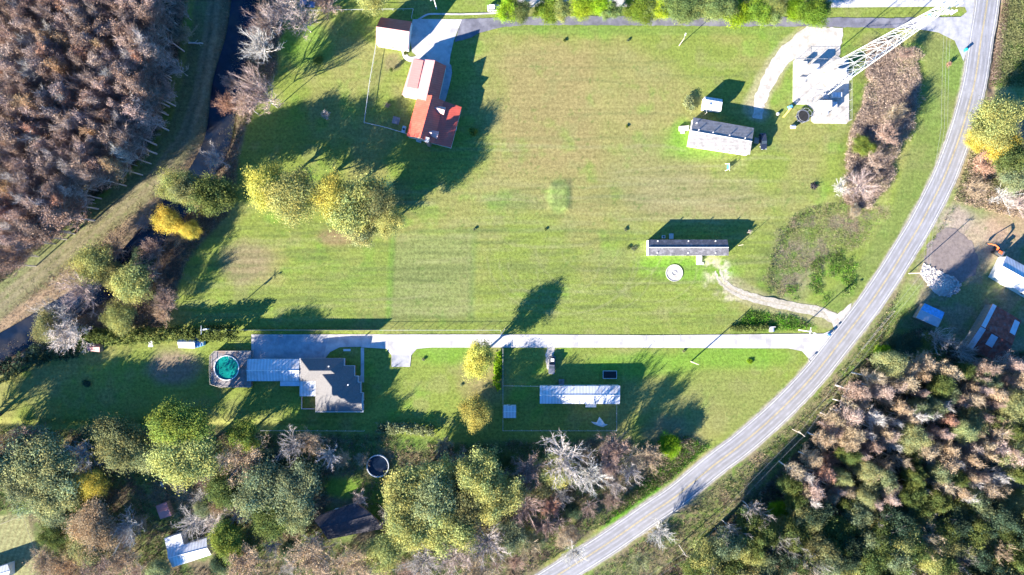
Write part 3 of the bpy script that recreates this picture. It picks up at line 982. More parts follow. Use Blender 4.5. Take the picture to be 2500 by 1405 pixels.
for c0, c1 in (((1075, 268), 4.9), ((1058.5, 327), 4.9)):
    o_ = G(c0[0], c0[1], 5.0)
    ang = math.atan2(-(337 - 234), (1027 - 1056)) + PI / 2   # faces away from the ridge (east)
    ca, sa = math.cos(ang), math.sin(ang)

    def loc(x, y, z):
        return Vector((o_.x + ca * x - sa * y, o_.y + sa * x + ca * y, z))
    mb = MB()
    for s_ in (-1, 1):
        up = [loc(1.3, 0, 5.7), loc(1.3, s_ * 1.1, 4.75), loc(-0.4, s_ * 0.9, 4.85), loc(-1.6, 0, 5.7)]
        if (up[1] - up[0]).cross(up[2] - up[0]).z < 0:
            up = up[::-1]
        mb.hexa([v - Vector((0, 0, .08)) for v in up], up)
    dm = mb.build('dormer', 'sunlit_red_metal', rh)
    mb = MB()
    mb.hexa([loc(1.15, -0.85, 3.6), loc(1.15, 0.85, 3.6), loc(-1.2, 0.85, 3.6), loc(-1.2, -0.85, 3.6)], [loc(1.15, -0.85, 4.8), loc(1.15, 0.85, 4.8), loc(-1.2, 0.85, 4.8), loc(-1.2, -0.85, 4.8)])
    mb.build('dormer_wall', 'white_paint', dm)
ch = G(1043, 342, 6.5)
mb = MB()
mb.box((ch.x, ch.y, 0), (0.95, 1.3, 6.6), R(-15))
cm = mb.build('chimney', 'brick', rh)
mb = MB()
mb.box((ch.x, ch.y, 6.6), (1.1, 1.45, 0.15), R(-15))
mb.build('chimney_cap', 'concrete', cm)
mb = MB()
mb.prism([tuple(G(*p_).to_2d()) for p_ in ((1018, 337), (1030, 341), (1028, 350), (1016, 346))], 0, 0.5)
mb.build('back_steps', 'concrete', rh)

# pool house: hip roof grown from its outline
OUT = [(731.5, 875), (841, 875), (841, 893), (866, 893), (866, 918), (875, 918), (875, 933), (881.5, 933), (881.5, 959), (887, 959), (887, 1007), (770, 1007), (770, 932), (731.5, 932)]
ph = thing('house', 'large house with grey hipped shingle roof between the long driveway and the woods', 'house', G(815, 940))
PW = [G(p[0], p[1], 3.0).to_2d() for p in OUT]


def hip_roof():
    st = 0.2
    xs = np.arange(min(p.x for p in PW) - .01, max(p.x for p in PW) + st, st)
    ys = np.arange(min(p.y for p in PW) - .01, max(p.y for p in PW) + st, st)
    X, Y = np.meshgrid(xs, ys)
    pts = [(p.x, p.y) for p in PW]
    ins = inside(X, Y, pts)
    Z = np.full(X.shape, 3.0)
    for x0, y0, x1, y1, gab in ((731.5, 875, 841, 932, 0), (770, 893, 866, 1007, 0), (770, 918, 875, 1007, 0), (770, 933, 881.5, 1007, 0), (780, 959, 887, 1007, 1)):
        a, b = G(x0, y1, 3.0), G(x1, y0, 3.0)
        d = np.minimum(Y - a.y, b.y - Y)
        d = np.minimum(d, X - a.x)
        if not gab:
            d = np.minimum(d, b.x - X)
        d = np.where(X > b.x + .01, 0, d)
        Z = np.maximum(Z, 3.0 + 0.62 * d)
    mb = MB()
    idx = {}
    for j in range(X.shape[0]):
        for i in range(X.shape[1]):
            if ins[j, i]:
                idx[j, i] = len(mb.v)
                mb.v.append((X[j, i], Y[j, i], Z[j, i]))
    for (j, i), v in idx.items():
        a, b, c = idx.get((j, i + 1)), idx.get((j + 1, i + 1)), idx.get((j + 1, i))
        if a is not None and b is not None and c is not None:
            mb.f.append((v, a, b, c))
    mb.build('roof', 'shingle_tan', ph)


hip_roof()
cpx = sum(p.x for p in PW) / len(PW)
mb = MB()
mb.prism([(p.x, p.y) for p in PW], 2.78, 2.96)
mb.build('fascia', 'white_paint', ph)


def inset_poly(P, d):
    n = len(P)
    area = sum(P[i].x * P[(i + 1) % n].y - P[(i + 1) % n].x * P[i].y for i in range(n))
    sg = 1 if area > 0 else -1
    out = []
    for i in range(n):
        a, b, c = P[i - 1], P[i], P[(i + 1) % n]
        d1, d2 = (b - a).normalized(), (c - b).normalized()
        n1, n2 = Vector((-d1.y, d1.x)) * sg, Vector((-d2.y, d2.x)) * sg
        out.append(b + (n1 + n2) * d)
    return out


mb = MB()
mb.prism([tuple(p) for p in inset_poly(PW, 0.35)], -0.05, 2.78)
mb.build('wall', 'brick', ph)
for (a, b_, rot) in (((790, 874), 0, 0), ((820, 874), 0, 0), ((800, 1008), 0, 0), ((850, 1008), 0, 0), ((888, 985), 0, PI / 2)):
    q = G(a[0], a[1], 3.0)
    q = Vector((q.x, q.y + (-0.33 if a[1] == 874 else 0.33 if a[1] == 1008 else 0), 0))
    if rot:
        q.x -= 0.35
    mb = MB()
    mb.box((q.x, q.y, 0.9), (1.4, 0.12, 1.3), rot, 'white_paint')
    f_ = mb.build('window', 'white_paint', ph)
    mb = MB()
    mb.box((q.x, q.y, 0.98), (1.2, 0.16, 1.14), rot)
    mb.build('pane', 'glass', f_)
roof_vents(ph, [(803, 895), (850, 940)], 4.6, r=0.2)
# porch roof of the house
mb = MB()
q = [G(731.5, 932.5, 2.9), G(772, 932.5, 2.9), G(772, 968, 2.6), G(731.5, 968, 2.6)]
mb.hexa([v - Vector((0, 0, .12)) for v in q][::-1], q[::-1])
mb.build('porch_roof', 'white_metal', ph)
for a in ((733, 966), (768, 966)):
    q = G(a[0], a[1], 2.5)
    mb = MB()
    mb.box((q.x, q.y, 0), (0.14, 0.14, 2.45))
    mb.build('porch_post', 'white_paint', ph)
cp = building('carport', 'long carport with white ribbed metal roof between the pool deck and the big house',
              [((603, 931), (730, 931), 2.6), ((602, 905), (730, 905), 3.4), ((604, 877), (730, 877), 2.6)], 'white_metal', 'white_paint', 'carport', 0.2, None, openside=True)
mb = MB()
q = [G(684, 931.5, 2.45), G(731, 931.5, 2.45), G(731, 943, 2.2), G(684, 943, 2.2)]
mb.hexa([v - Vector((0, 0, .08)) for v in q][::-1], q[::-1])
mb.build('lean_to_roof', 'galv', cp)
# deck and pool
dk = thing('pool_deck', 'weathered grey timber deck with leaf litter around the turquoise round pool', 'deck', G(563, 900))
ctr = G(553, 899, 1.15)
dpoly = [G(p[0], p[1], 1.1).to_2d() for p in ((526, 857), (613, 857), (613, 945), (540, 945), (516, 938), (514, 905), (515, 868))]
mb = MB()
NS = 44
rp = 3.74
circ = [Vector((ctr.x + rp * math.cos(2 * PI * k / NS), ctr.y + rp * math.sin(2 * PI * k / NS))) for k in range(NS)]


def ray_poly(c, a, P):
    d = Vector((math.cos(a), math.sin(a)))
    best = None
    for i in range(len(P)):
        p1, p2 = P[i], P[(i + 1) % len(P)]
        e = p2 - p1
        den = d.x * e.y - d.y * e.x
        if abs(den) < 1e-9:
            continue
        t = ((p1.x - c.x) * e.y - (p1.y - c.y) * e.x) / den
        u = ((p1.x - c.x) * d.y - (p1.y - c.y) * d.x) / den
        if t > 0 and -1e-6 <= u <= 1 + 1e-6 and (best is None or t < best):
            best = t
    return c + d * (best or rp + 0.1)


c2 = ctr.to_2d()
angs = sorted([2 * PI * k / NS for k in range(NS)] + [math.atan2(p.y - c2.y, p.x - c2.x) % (2 * PI) for p in dpoly])
for i in range(len(angs)):
    a, b_ = angs[i], angs[(i + 1) % len(angs)]
    if abs(a - b_) < 1e-6:
        continue
    i1, i2 = c2 + Vector((math.cos(a), math.sin(a))) * rp, c2 + Vector((math.cos(b_), math.sin(b_))) * rp
    o1, o2 = ray_poly(c2, a, dpoly), ray_poly(c2, b_, dpoly)
    mb.poly([(*i1, 1.1), (*o1, 1.1), (*o2, 1.1), (*i2, 1.1)])
    mb.poly([(*o1, 0), (*o2, 0), (*o2, 1.1), (*o1, 1.1)])
mb.build('boards', 'grey_deck', dk)
for i in range(len(dpoly)):
    a, b_ = dpoly[i], dpoly[(i + 1) % len(dpoly)]
    if i == 1:
        continue
    rb = MB()
    rb.tube((*a, 2.0), (*b_, 2.0), 0.06, n=4)
    rb.tube((*a, 1.35), (*b_, 1.35), 0.04, n=4)
    k = max(1, int((b_ - a).length / 1.8))
    for j in range(k):
        q = a.lerp(b_, j / k)
        rb.box((q.x, q.y, 1.1), (0.1, 0.1, 0.95))
    rb.build('railing', 'pole_wood', dk)
pl = thing('swimming_pool', 'round above-ground pool with turquoise water and white rim set in the timber deck', 'pool', (ctr.x, ctr.y, 0))
mb = MB()
mb.ring(ctr, 3.45, 3.7, 0.0, 1.28, 48)
mb.build('rim', 'white_paint', pl)
mb = MB()
mb.cyl((ctr.x, ctr.y, 0.2), 3.44, 0.82, 48)
mb.build('water', 'pool_water', pl)
mb = MB()
lp = G(563, 872, 1.2)
for s_ in (-.25, .25):
    mb.tube((lp.x + s_, lp.y + .3, 1.1), (lp.x + s_, lp.y + .3, 2.0), .035)
    mb.tube((lp.x + s_, lp.y + .3, 2.0), (lp.x + s_, lp.y - .5, 1.9), .035)
    mb.tube((lp.x + s_, lp.y - .5, 1.9), (lp.x + s_, lp.y - .6, .8), .035)
for z in (.9, 1.2, 1.5):
    mb.tube((lp.x - .25, lp.y - .56, z), (lp.x + .25, lp.y - .56, z), .03)
mb.build('ladder', 'steel', pl)
# abandoned pool in the lower wood
oc = G(922, 1139, 1.1)
op = thing('abandoned_pool', 'round above-ground pool with dark stagnant water, ringed by brush in the woods', 'pool', (oc.x, oc.y, 0))
mb = MB()
mb.ring(oc, 3.05, 3.25, 0, 1.15, 40)
mb.build('rim', 'steel', op)
mb = MB()
mb.cyl((oc.x, oc.y, 0), 3.04, .55, 40)
mb.build('water', 'dark_water', op)
# fenced bed by the porch
# right-hand buildings
building('barn', 'rust streaked old barn with dark patched metal roof near the right edge',
         [((2361, 846), (2446, 893), 3.2), ((2395, 797), (2472, 841), 5.2), ((2424, 742), (2494, 783), 3.2)], 'rust', 'wood', 'barn', 0.2, (0, 0))
brn = bpy.data.objects[-1] if False else [o for o in bpy.data.objects if o.name.startswith('barn')][0]
WB = [(G(2361, 846, 3.2), G(2446, 893, 3.2)), (G(2395, 797, 5.2), G(2472, 841, 5.2)), (G(2424, 742, 3.2), G(2494, 783, 3.2))]


def panel(k, u0, u1, v0, v1, name, mat, root, WW):
    (a, b), (c, d) = WW[k], WW[k + 1]

    def P(u, v):
        return a.lerp(b, u).lerp(c.lerp(d, u), v) + Vector((0, 0, 0.03))
    up = [P(u0, v0), P(u1, v0), P(u1, v1), P(u0, v1)]
    if (up[1] - up[0]).cross(up[2] - up[0]).z < 0:
        up = up[::-1]
    mb = MB()
    mb.hexa([v - Vector((0, 0, .02)) for v in up], up)
    return mb.build(name, mat, root)


panel(0, 0.0, 0.16, 0.0, 1.0, 'pale_roof_sheet', 'galv', brn, WB)
panel(0, 0.36, 0.56, 0.45, 0.95, 'pale_roof_sheet', 'galv', brn, WB)
panel(1, 0.0, 0.13, 0.02, 1.0, 'pale_roof_sheet', 'galv', brn, WB)
panel(1, 0.80, 0.97, 0.35, 0.9, 'pale_roof_sheet', 'galv', brn, WB)
building('workshop', 'long building with glaring white metal roof beside the excavator, cut by the right edge',
         [((2430, 677), (2534, 737), 3.4), ((2447, 650), (2551, 708), 4.4), ((2457, 625), (2561, 682), 3.4)], 'white_metal', 'vinyl', 'building', 0.2, (2, 2), (0, 0.3))
building('shed', 'tumbledown shed with blue tarp over half its pale roof behind the bare trees',
         [((2237, 776), (2290, 800), 2.3), ((2247, 757), (2299, 781), 2.9), ((2258, 741), (2306, 763), 2.3)], ['galv', 'tarp_blue'], 'wood', 'shed', 0.1, (0, 0))
# lower left
building('workshop', 'low white metal roofed building in the clearing at the lower left',
         [((421, 1386), (516, 1355), 3.0), ((410, 1363), (506, 1338), 4.0), ((408, 1343), (504, 1314), 3.0)], 'white_metal', 'vinyl', 'building', 0.15, (2, 2), (0, 0.6))
wk = [o for o in bpy.data.objects if o.name.startswith('workshop')][-1]
mb = MB()
q = [G(401, 1315, 2.9), G(441, 1303, 2.9), G(449, 1332, 3.05), G(408, 1344, 3.05)][::-1]
mb.hexa([v - Vector((0, 0, .14)) for v in q], q)
mb.hexa([Vector((v.x * 1.0, v.y, 0)) + Vector((0.0, -0.1, 0)) for v in q], [v + Vector((0, -0.1, -.15)) for v in q])
mb.build('annex', 'white_metal', wk)
building('shed', 'small shed with stained pinkish tin roof north of the lower left white building',
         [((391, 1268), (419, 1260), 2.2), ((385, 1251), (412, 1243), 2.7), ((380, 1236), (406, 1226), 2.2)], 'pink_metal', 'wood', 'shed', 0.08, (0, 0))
building('house', 'shaded house with black shingle hipped roof under the trees in the lower wood',
         [((800, 1318), (936, 1291), 2.9), ((782, 1290), (908, 1258), 4.8), ((763, 1265), (868, 1229), 2.9)], 'shingle_black', 'brick', 'house', 0.3, (3, 3), (1, 0.5))
building('garage', 'pale roof corner of a building cut by the bottom left corner',
         [((-60, 1440), (20, 1412), 3.0), ((-70, 1425), (24, 1394), 3.6), ((-78, 1410), (18, 1378), 3.0)], 'white_metal', 'vinyl', 'building', 0.15, (1, 1))

# ------------------------------------------------------------------ radio tower and compound
A, B, Cc = G(1958, 196), G(2069, 188), G(2014, 236)
cen = (A + B + Cc) / 3
tw = thing('radio_tower', 'tall white three-legged steel lattice tower leaning out over the top right corner', 'tower', (cen.x, cen.y, 0))
TOPH = 74.0


def leg(P, h):
    w0 = (P - cen).length
    wt_ = 0.9
    t = min(1, h / 58.0)
    r = w0 * (1 - t) + wt_ * t
    q = cen + (P - cen).normalized() * r
    return Vector((q.x, q.y, h))


for P in (A, B, Cc):
    mb = MB()
    hs = [0, 10, 20, 30, 40, 50, 58, 66, TOPH]
    for a, b_ in zip(hs[:-1], hs[1:]):
        mb.tube(leg(P, a), leg(P, b_), 0.125 - a * 0.0008, n=6)
    mb.build('leg', 'steel', tw)
hs = [0.0]
while hs[-1] < TOPH - 2:
    wd = (leg(A, hs[-1]) - leg(B, hs[-1])).length
    hs.append(min(TOPH, hs[-1] + max(2.2, wd * 0.62)))
for P, Q_ in ((A, B), (B, Cc), (Cc, A)):
    mb = MB()
    for a, b_ in zip(hs[:-1], hs[1:]):
        p0, p1, q0, q1 = leg(P, a), leg(P, b_), leg(Q_, a), leg(Q_, b_)
        r = 0.036
        mb.tube(p1, q1, r, n=4)
        m0, m1 = (p0 + q0) / 2, (p1 + q1) / 2
        mb.tube(p0, m1, r, n=4)
        mb.tube(q0, m1, r, n=4)
        if (p0 - q0).length > 5:
            mb.tube((p0 + m1) / 2, (p0 + p1) / 2, r * .7, n=4)
            mb.tube((q0 + m1) / 2, (q0 + q1) / 2, r * .7, n=4)
            mb.tube((p0 + m1) / 2, p1, r * .7, n=4)
            mb.tube((q0 + m1) / 2, q1, r * .7, n=4)
    mb.build('lattice_bracing', 'steel', tw)
mb = MB()
for s_ in (-.25, .25):
    for a, b_ in zip(hs[:-1], hs[1:]):
        p0, p1 = (leg(A, a) + leg(Cc, a)) / 2, (leg(A, b_) + leg(Cc, b_)) / 2
        mb.tube(p0 + Vector((s_, 0, 0)), p1 + Vector((s_, 0, 0)), 0.035, n=4)
mb.build('cable_ladder', 'steel', tw)
for hh in (57, 66, 73):
    for P in (A, B, Cc):
        d = (P - cen).normalized()
        q = leg(P, hh) + d * 0.9
        mb = MB()
        for s_ in (-.9, 0, .9):
            t = Vector((-d.y, d.x, 0)) * s_
            mb.box((q.x + t.x, q.y + t.y, hh - 1), (.3, .3, 2.0), math.atan2(d.y, d.x))
        mb.tube(leg(P, hh), q, .06)
        mb.build('antenna', 'white_paint', tw)
for P in (A, B, Cc):
    mb = MB()
    mb.box((P.x, P.y, 0.05), (1.6, 1.6, .5))
    mb.build('footing', 'concrete', tw)


def cabinet(label, px0, py0, px1, py1, h, name='equipment_shelter', cat='shelter', mat='white_paint', group='equipment in the tower compound', top='white_metal'):
    a, b = G(px0, py0, h), G(px1, py1, h)
    c = (a + b) / 2
    sx, sy = abs(b.x - a.x), abs(b.y - a.y)
    t = thing(name, label, cat, (c.x, c.y, 0.15), group=group)
    mb = MB()
    mb.box((c.x, c.y, 0.15), (sx * .94, sy * .94, h - .25))
    mb.build('cabin', mat, t)
    mb = MB()
    mb.box((c.x, c.y, h - .1), (sx, sy, .16), top=.97)
    mb.build('roof', top, t)
    mb = MB()
    mb.box((c.x, c.y - sy * .47 - .03, 0.2), (min(.95, sx * .4), .05, min(2.0, h * .75)))
    mb.build('door', 'steel', t)
    mb = MB()
    mb.box((c.x + sx * .47 + .1, c.y, h * .4), (.3, min(.8, sy * .5), .6))
    mb.build('air_unit', 'steel', t)
    return t


cabinet('largest white equipment shelter at the south end of the tower compound', 2000, 245, 2032, 268, 3.0)
cabinet('white equipment shelter under the east leg of the lattice tower', 2044, 168, 2067, 187, 3.0)
cabinet('white equipment shelter near the northwest corner of the tower compound', 1982, 156, 2001, 171, 2.7)
cabinet('smallest white cabinet in the northwest corner of the tower compound', 1960, 150, 1971, 159, 1.7, 'equipment_cabinet', 'cabinet')
cabinet('pale generator box in the shade north of the largest compound shelter', 2033, 226, 2056, 237, 1.5, 'generator', 'generator', 'white_paint')
cabinet('narrow upright generator box right beside the largest compound shelter', 2034, 249, 2044, 266, 1.3, 'generator', 'generator', 'white_paint')
cabinet('small grey meter frame south of the largest compound shelter', 2009, 272, 2022, 280, 1.2, 'meter_cabinet', 'cabinet', 'grey_paint', top='galv')


# ------------------------------------------------------------------ fences
def fence(label, pts, h=1.4, kind='chain', closed=False, spacing=2.8, name='chain_link_fence', gap=None, mat='steel', lift=0.0, rail=0.035):
    P = [G(*p).to_2d() for p in pts]
    if closed:
        P = P + [P[0]]
    root = thing(name, label, 'fence', (P[0].x, P[0].y, 0))
    rail_ = MB()
    mesh = MB()
    posts = []
    for a, b in zip(P[:-1], P[1:]):
        L_ = (b - a).length
        k = max(1, int(round(L_ / spacing)))
        d = (b - a).normalized()
        for j in range(k):
            posts.append(a.lerp(b, j / k))
        if kind == 'chain':
            rail_.tube((*a, h + lift), (*b, h + lift), rail, n=4)
            m = int(L_ / 0.45)
            for j in range(m):
                p = a + d * (j * 0.45)
                q = a + d * min(L_, j * 0.45 + 0.45)
                mesh.tube((*p, 0.05), (*q, h), 0.008, n=3)
                mesh.tube((*q, 0.05), (*p, h), 0.008, n=3)
        else:
            nn = Vector((-d.y, d.x)) * .02
            c = (a + b) / 2
            m = int(L_ / 0.2)
            for j in range(m):
                p = a + d * ((j + .5) * L_ / m)
                mesh.box((p.x, p.y, 0.02), (L_ / m * .93, .03, h - .03 * (j % 3)), math.atan2(d.y, d.x))
            for z in (.4, h - .3):
                rail_.tube((a.x + nn.x * 2, a.y + nn.y * 2, z), (b.x + nn.x * 2, b.y + nn.y * 2, z), .045, n=4)
    posts.append(P[-1])
    rail_.build('rail', mat, root)
    mesh.build('wire_mesh' if kind == 'chain' else 'boards', 'wire' if kind == 'chain' else mat, root)
    pm = MB()
    p0 = posts[0]
    pm.cyl((p0.x, p0.y, -.05), .045, h + lift + .1, 6)
    po = pm.build('post', mat, root)
    for p in posts[1:98]:
        o = po.copy()
        C.objects.link(o)
        o.parent = root
        o.location = (p.x - p0.x, p.y - p0.y, 0)
    return root


fence('tall chain link fence enclosing the white gravel tower compound', [(1940, 150), (2071, 150), (2071, 297), (1984, 297), (1984, 256), (1940, 252)], 2.3, closed=True, mat='wire', rail=.028)
fence('chain link fence around the yard of the white roofed mobile home', [(1318, 942), (1228, 941), (1228, 1050), (1504, 1050), (1504, 988)], 1.4)
fence('chain link fence running from the driveway down past the yellow tree', [(1228, 851), (1228, 939)], 1.4)
fence('thin wire fence along the north side of the long driveway', [(928, 806), (1222, 806), (1225, 818)], 1.3)
fence('solid board fence north of the pool house drive casting a long straight shadow', [(590, 806), (926, 806)], 1.75, 'board', name='board_fence', mat='pole_wood')
fence('chain link fence of the red roofed farmhouse yard', [(921, 108), (905, 200), (891, 302), (940, 313), (994, 329)], 1.3, rail=.07)
fence('pale fence line above the garage running left into the bare trees', [(1006, 48), (1010, 26), (860, 28), (640, 32)], 1.3, rail=.05)
fence('low white picket fence around the small bed beside the porch', [(738, 969), (738, 998), (769, 998)], .9, 'board', name='picket_fence', mat='white_paint')
fence('wire fence beside the road verge on the right hand side', [(2102, 852), (2180, 760)], 1.2, name='wire_fence', mat='pole_wood')
fence('wooden fence along the garden plot at the lower left', [(-30, 1292), (62, 1256), (92, 1342), (93, 1366)], 1.2, name='wire_fence', mat='pole_wood')
fence('low boundary fence behind the pool house lawn', [(640, 1050), (890, 1051)], 1.2)


# ------------------------------------------------------------------ poles and wires
def pole(label, px, py, h, arm=True, transformer=False, lamp=None, rot=0.0, r=0.16, group=None, wood='pole_wood', name='utility_pole'):
    b = G(px, py)
    t = thing(name, label, 'pole', (b.x, b.y, 0), group=group)
    mb = MB()
    mb.tube((b.x, b.y, -.1), (b.x, b.y, h), r, r * .65, 8)
    mb.build('shaft', wood, t)
    if arm:
        mb = MB()
        d = Vector((math.cos(rot), math.sin(rot), 0))
        mb.tube(Vector((b.x, b.y, h - .5)) - d * 1.2, Vector((b.x, b.y, h - .5)) + d * 1.2, .07, n=4)
        a_ = mb.build('crossarm', wood, t)
        mb = MB()
        for s_ in (-1.1, -.5, .5, 1.1):
            q = Vector((b.x, b.y, h - .42)) + d * s_
            mb.cyl(tuple(q), .05, .2, 6)
        mb.build('insulators', 'white_paint', a_)
    if transformer:
        mb = MB()
        mb.cyl((b.x + .4, b.y + .1, h - 2.0), .28, .9, 10)
        mb.build('transformer', 'steel', t)
    if lamp is not None:
        mb = MB()
        d = Vector((math.cos(lamp), math.sin(lamp), 0))
        mb.tube((b.x, b.y, h - .8), Vector((b.x, b.y, h - .3)) + d * 1.2, .04, n=5)
        mb.build('lamp_arm', 'steel', t)
        mb = MB()
        q = Vector((b.x, b.y, h - .45)) + d * 1.4
        mb.box(tuple(q), (.7, .35, .22), lamp, top=.7)
        mb.build('lamp_head', 'white_paint', t)
    return t


RT = R(-12)
pole('bare wooden pole on the lawn south of the long concrete driveway', 1687, 883, 8.0, arm=False, lamp=None, r=.2)
pole('white topped utility pole at the mouth of the long driveway', 1950, 806, 8.2, rot=R(80), transformer=True, lamp=R(-20), wood='white_paint')
pole('utility pole at the roadside casting its shadow over the bare soil plot', 2219, 668, 8.6, rot=0)
pole('utility pole beside the yellow tree above the driveway', 1228, 808, 8.0, rot=R(60))
pole('utility pole poking out of the long hedge at left', 522, 802, 8.6, rot=R(90), transformer=True, lamp=R(10), wood='white_paint')
pole('leaning lamp pole alone in the big field near the top drive', 1658, 112, 6.0, arm=False, lamp=R(70), r=.12)
pole('utility pole with long crossarm in the verge at the bottom', 1658, 1331, 8.4, rot=R(-30), r=.17)
pole('slim pole in the scrub between road and right hand wood', 1934, 1048, 7.0, rot=R(-40), r=.13)
pole('pole with lamp by the kerb above the red roofed garage', 1066, 22, 7.5, rot=R(30), lamp=R(120), wood='white_paint')
pole('short meter pole off the east end of the narrow mobile home', 1803, 600, 4.2, arm=False, r=.09)
pole('thin yard pole by the west end of the wide mobile home', 1716, 284, 4.5, arm=False, r=.05, lamp=R(100))


def wires(label, pts, offs=(-.9, 0, .9), sag=.8, r=.016):
    o = MB()
    for a, b in zip(pts[:-1], pts[1:]):
        a, b = Vector(a), Vector(b)
        d = (b - a)
        nn = Vector((-d.y, d.x, 0)).normalized()
        for of in offs:
            prev = None
            for k in range(13):
                t = k / 12
                p = a.lerp(b, t) + nn * of - Vector((0, 0, 4 * sag * t * (1 - t)))
                if prev is not None:
                    o.tube(prev, p, r, n=3)
                prev = p
    ob = o.build('power_line', 'wire')
    return tag(ob, label, 'power line')


top = lambda px, py, h: tuple(G(px, py)[:2]) + (h,)
wires('three overhead wires running north beside the road from the roadside pole', [top(2219, 668, 8.3), top(2262, 330, 8.3), top(2282, -100, 8.3)])
wires('overhead wires along the scrub beside the right hand wood', [top(1400, 1500, 8.1), top(1658, 1331, 8.1), top(1934, 1048, 6.8), top(2219, 668, 8.3)], offs=(-.8, .8))
wires('single wire from the hedge pole along the driveway fence', [top(522, 802, 8.3), top(860, 806, 7.6), top(1228, 808, 7.7)], offs=(0,))


# ------------------------------------------------------------------ vehicles
def vehicle(name, label, px, py, ang, L_, Wd, H_, paint, cat, kind='suv', z=0.08):
    b = G(px, py)
    t = thing(name, label, cat, (b.x, b.y, z), ang)

    def P(mb, mt, nm, par=None):
        me_ = mb
        o = me_.build(nm, mt)
        o.parent = par or t
        return o
    hl = L_ / 2

    def loft(mb, st, mat=None):
        """st: list of (x, halfwidth_bottom, halfwidth_top, z0, z1)"""
        i = len(mb.v)
        for x, wb, wt_, z0, z1 in st:
            mb.v += [(x, -wb, z0), (x, wb, z0), (x, wt_, z1), (x, -wt_, z1)]
        n = len(st)
        for k in range(n - 1):
            for j in range(4):
                a, c_ = i + 4 * k + j, i + 4 * k + (j + 1) % 4
                mb.f.append((a, c_, c_ + 4, a + 4))
                mb.m.append(0)
        mb.f.append((i + 3, i + 2, i + 1, i))
        mb.f.append((i + 4 * n - 4, i + 4 * n - 3, i + 4 * n - 2, i + 4 * n - 1))
        mb.m += [0, 0]
    w_ = Wd / 2
    mb = MB()
    bed = kind == 'pickup'
    zt = H_ * .55
    if bed:
        loft(mb, [(-hl, w_ * .9, w_ * .88, .45, zt * .95), (-hl + .1, w_, w_ * .97, .38, zt), (-.35, w_, w_ * .97, .35, zt)])
        loft(mb, [(-.35, w_, w_ * .96, .35, zt), (hl * .45, w_, w_ * .94, .35, zt), (hl * .9, w_ * .97, w_ * .88, .38, zt * .88), (hl, w_ * .85, w_ * .8, .45, zt * .75)])
    else:
        loft(mb, [(-hl, w_ * .85, w_ * .82, .45, zt * .9), (-hl + .15, w_ * .98, w_ * .93, .38, zt), (0, w_, w_ * .95, .35, zt), (hl * .5, w_, w_ * .93, .35, zt * .98), (hl * .9, w_ * .95, w_ * .86, .38, zt * .85), (hl, w_ * .82, w_ * .76, .45, zt * .72)])
    P(mb, paint, 'body')
    x0, x1 = (-.45, hl * .38) if bed else (-hl * .88, hl * .35)
    mb = MB()
    loft(mb, [(x0, w_ * .93, w_ * .9, zt, zt + .02), (x0 + .25, w_ * .92, w_ * .78, zt, H_ - .04), (x1 - .75, w_ * .92, w_ * .78, zt, H_ - .04), (x1, w_ * .92, w_ * .9, zt, zt + .02)])
    P(mb, 'glass', 'windows')
    mb = MB()
    loft(mb, [(x0 + .28, w_ * .79, w_ * .76, H_ - .05, H_), (x1 - .78, w_ * .79, w_ * .76, H_ - .05, H_)])
    P(mb, paint, 'cab_roof')
    if bed:
        mb = MB()
        mb.poly([(-hl + .15, -w_ * .82, zt + .012), (-.55, -w_ * .82, zt + .012), (-.55, w_ * .82, zt + .012), (-hl + .15, w_ * .82, zt + .012)])
        P(mb, 'dark_metal', 'cargo_bed')
        mb = MB()
        mb.box((-1.5, .1, zt + .02), (.9, .9, .35))
        P(mb, 'white_paint', 'toolbox')
    for sx in (-1, 1):
        for sy in (-1, 1):
            mb = MB()
            x, y = sx * hl * .6, sy * w_ * .9
            mb.tube((x, y - .12, .34), (x, y + .12, .34), .34, n=14)
            ty = P(mb, 'rubber', 'wheel')
            mb = MB()
            mb.tube((x, y - .13, .34), (x, y + .13, .34), .2, n=10)
            P(mb, 'steel', 'rim', ty)
    for sy in (-1, 1):
        mb = MB()
        mb.box((hl * .965, sy * w_ * .62, zt * .62), (.12, .35, .16))
        P(mb, 'white_paint', 'headlight')
        mb = MB()
        mb.box((x1 - .45, sy * w_ * 1.06, zt + .02), (.15, .22, .14))
        P(mb, paint, 'mirror')
    return t


vehicle('pickup_truck', 'dark grey pickup truck parked on the gravel stub below the long driveway', 1347, 891, R(-92), 5.3, 1.85, 1.75, 'grey_paint', 'pickup truck', 'pickup')
vehicle('parked_suv', 'black SUV parked in the shade at the east end of the wide mobile home', 1861, 347, R(-84), 4.8, 1.85, 1.7, 'black_paint', 'car')
vehicle('parked_car', 'pale blue car half hidden by bare trees at the top edge', 752, 12, R(-8), 4.4, 1.8, 1.5, 'blue_paint', 'car')
vehicle('parked_car', 'pale car at the left end of the green roadside trees near the top edge', 1208, 22, R(2), 4.3, 1.75, 1.45, 'white_paint', 'car')

# excavator
ex = G(2432, 616)
et = thing('excavator', 'small orange excavator with bent boom on the bare ground by the white workshop', 'excavator', (ex.x, ex.y, 0), R(148))


def LP(mb, mt, nm, par=None):
    o = mb.build(nm, mt)
    o.parent = par or et
    return o


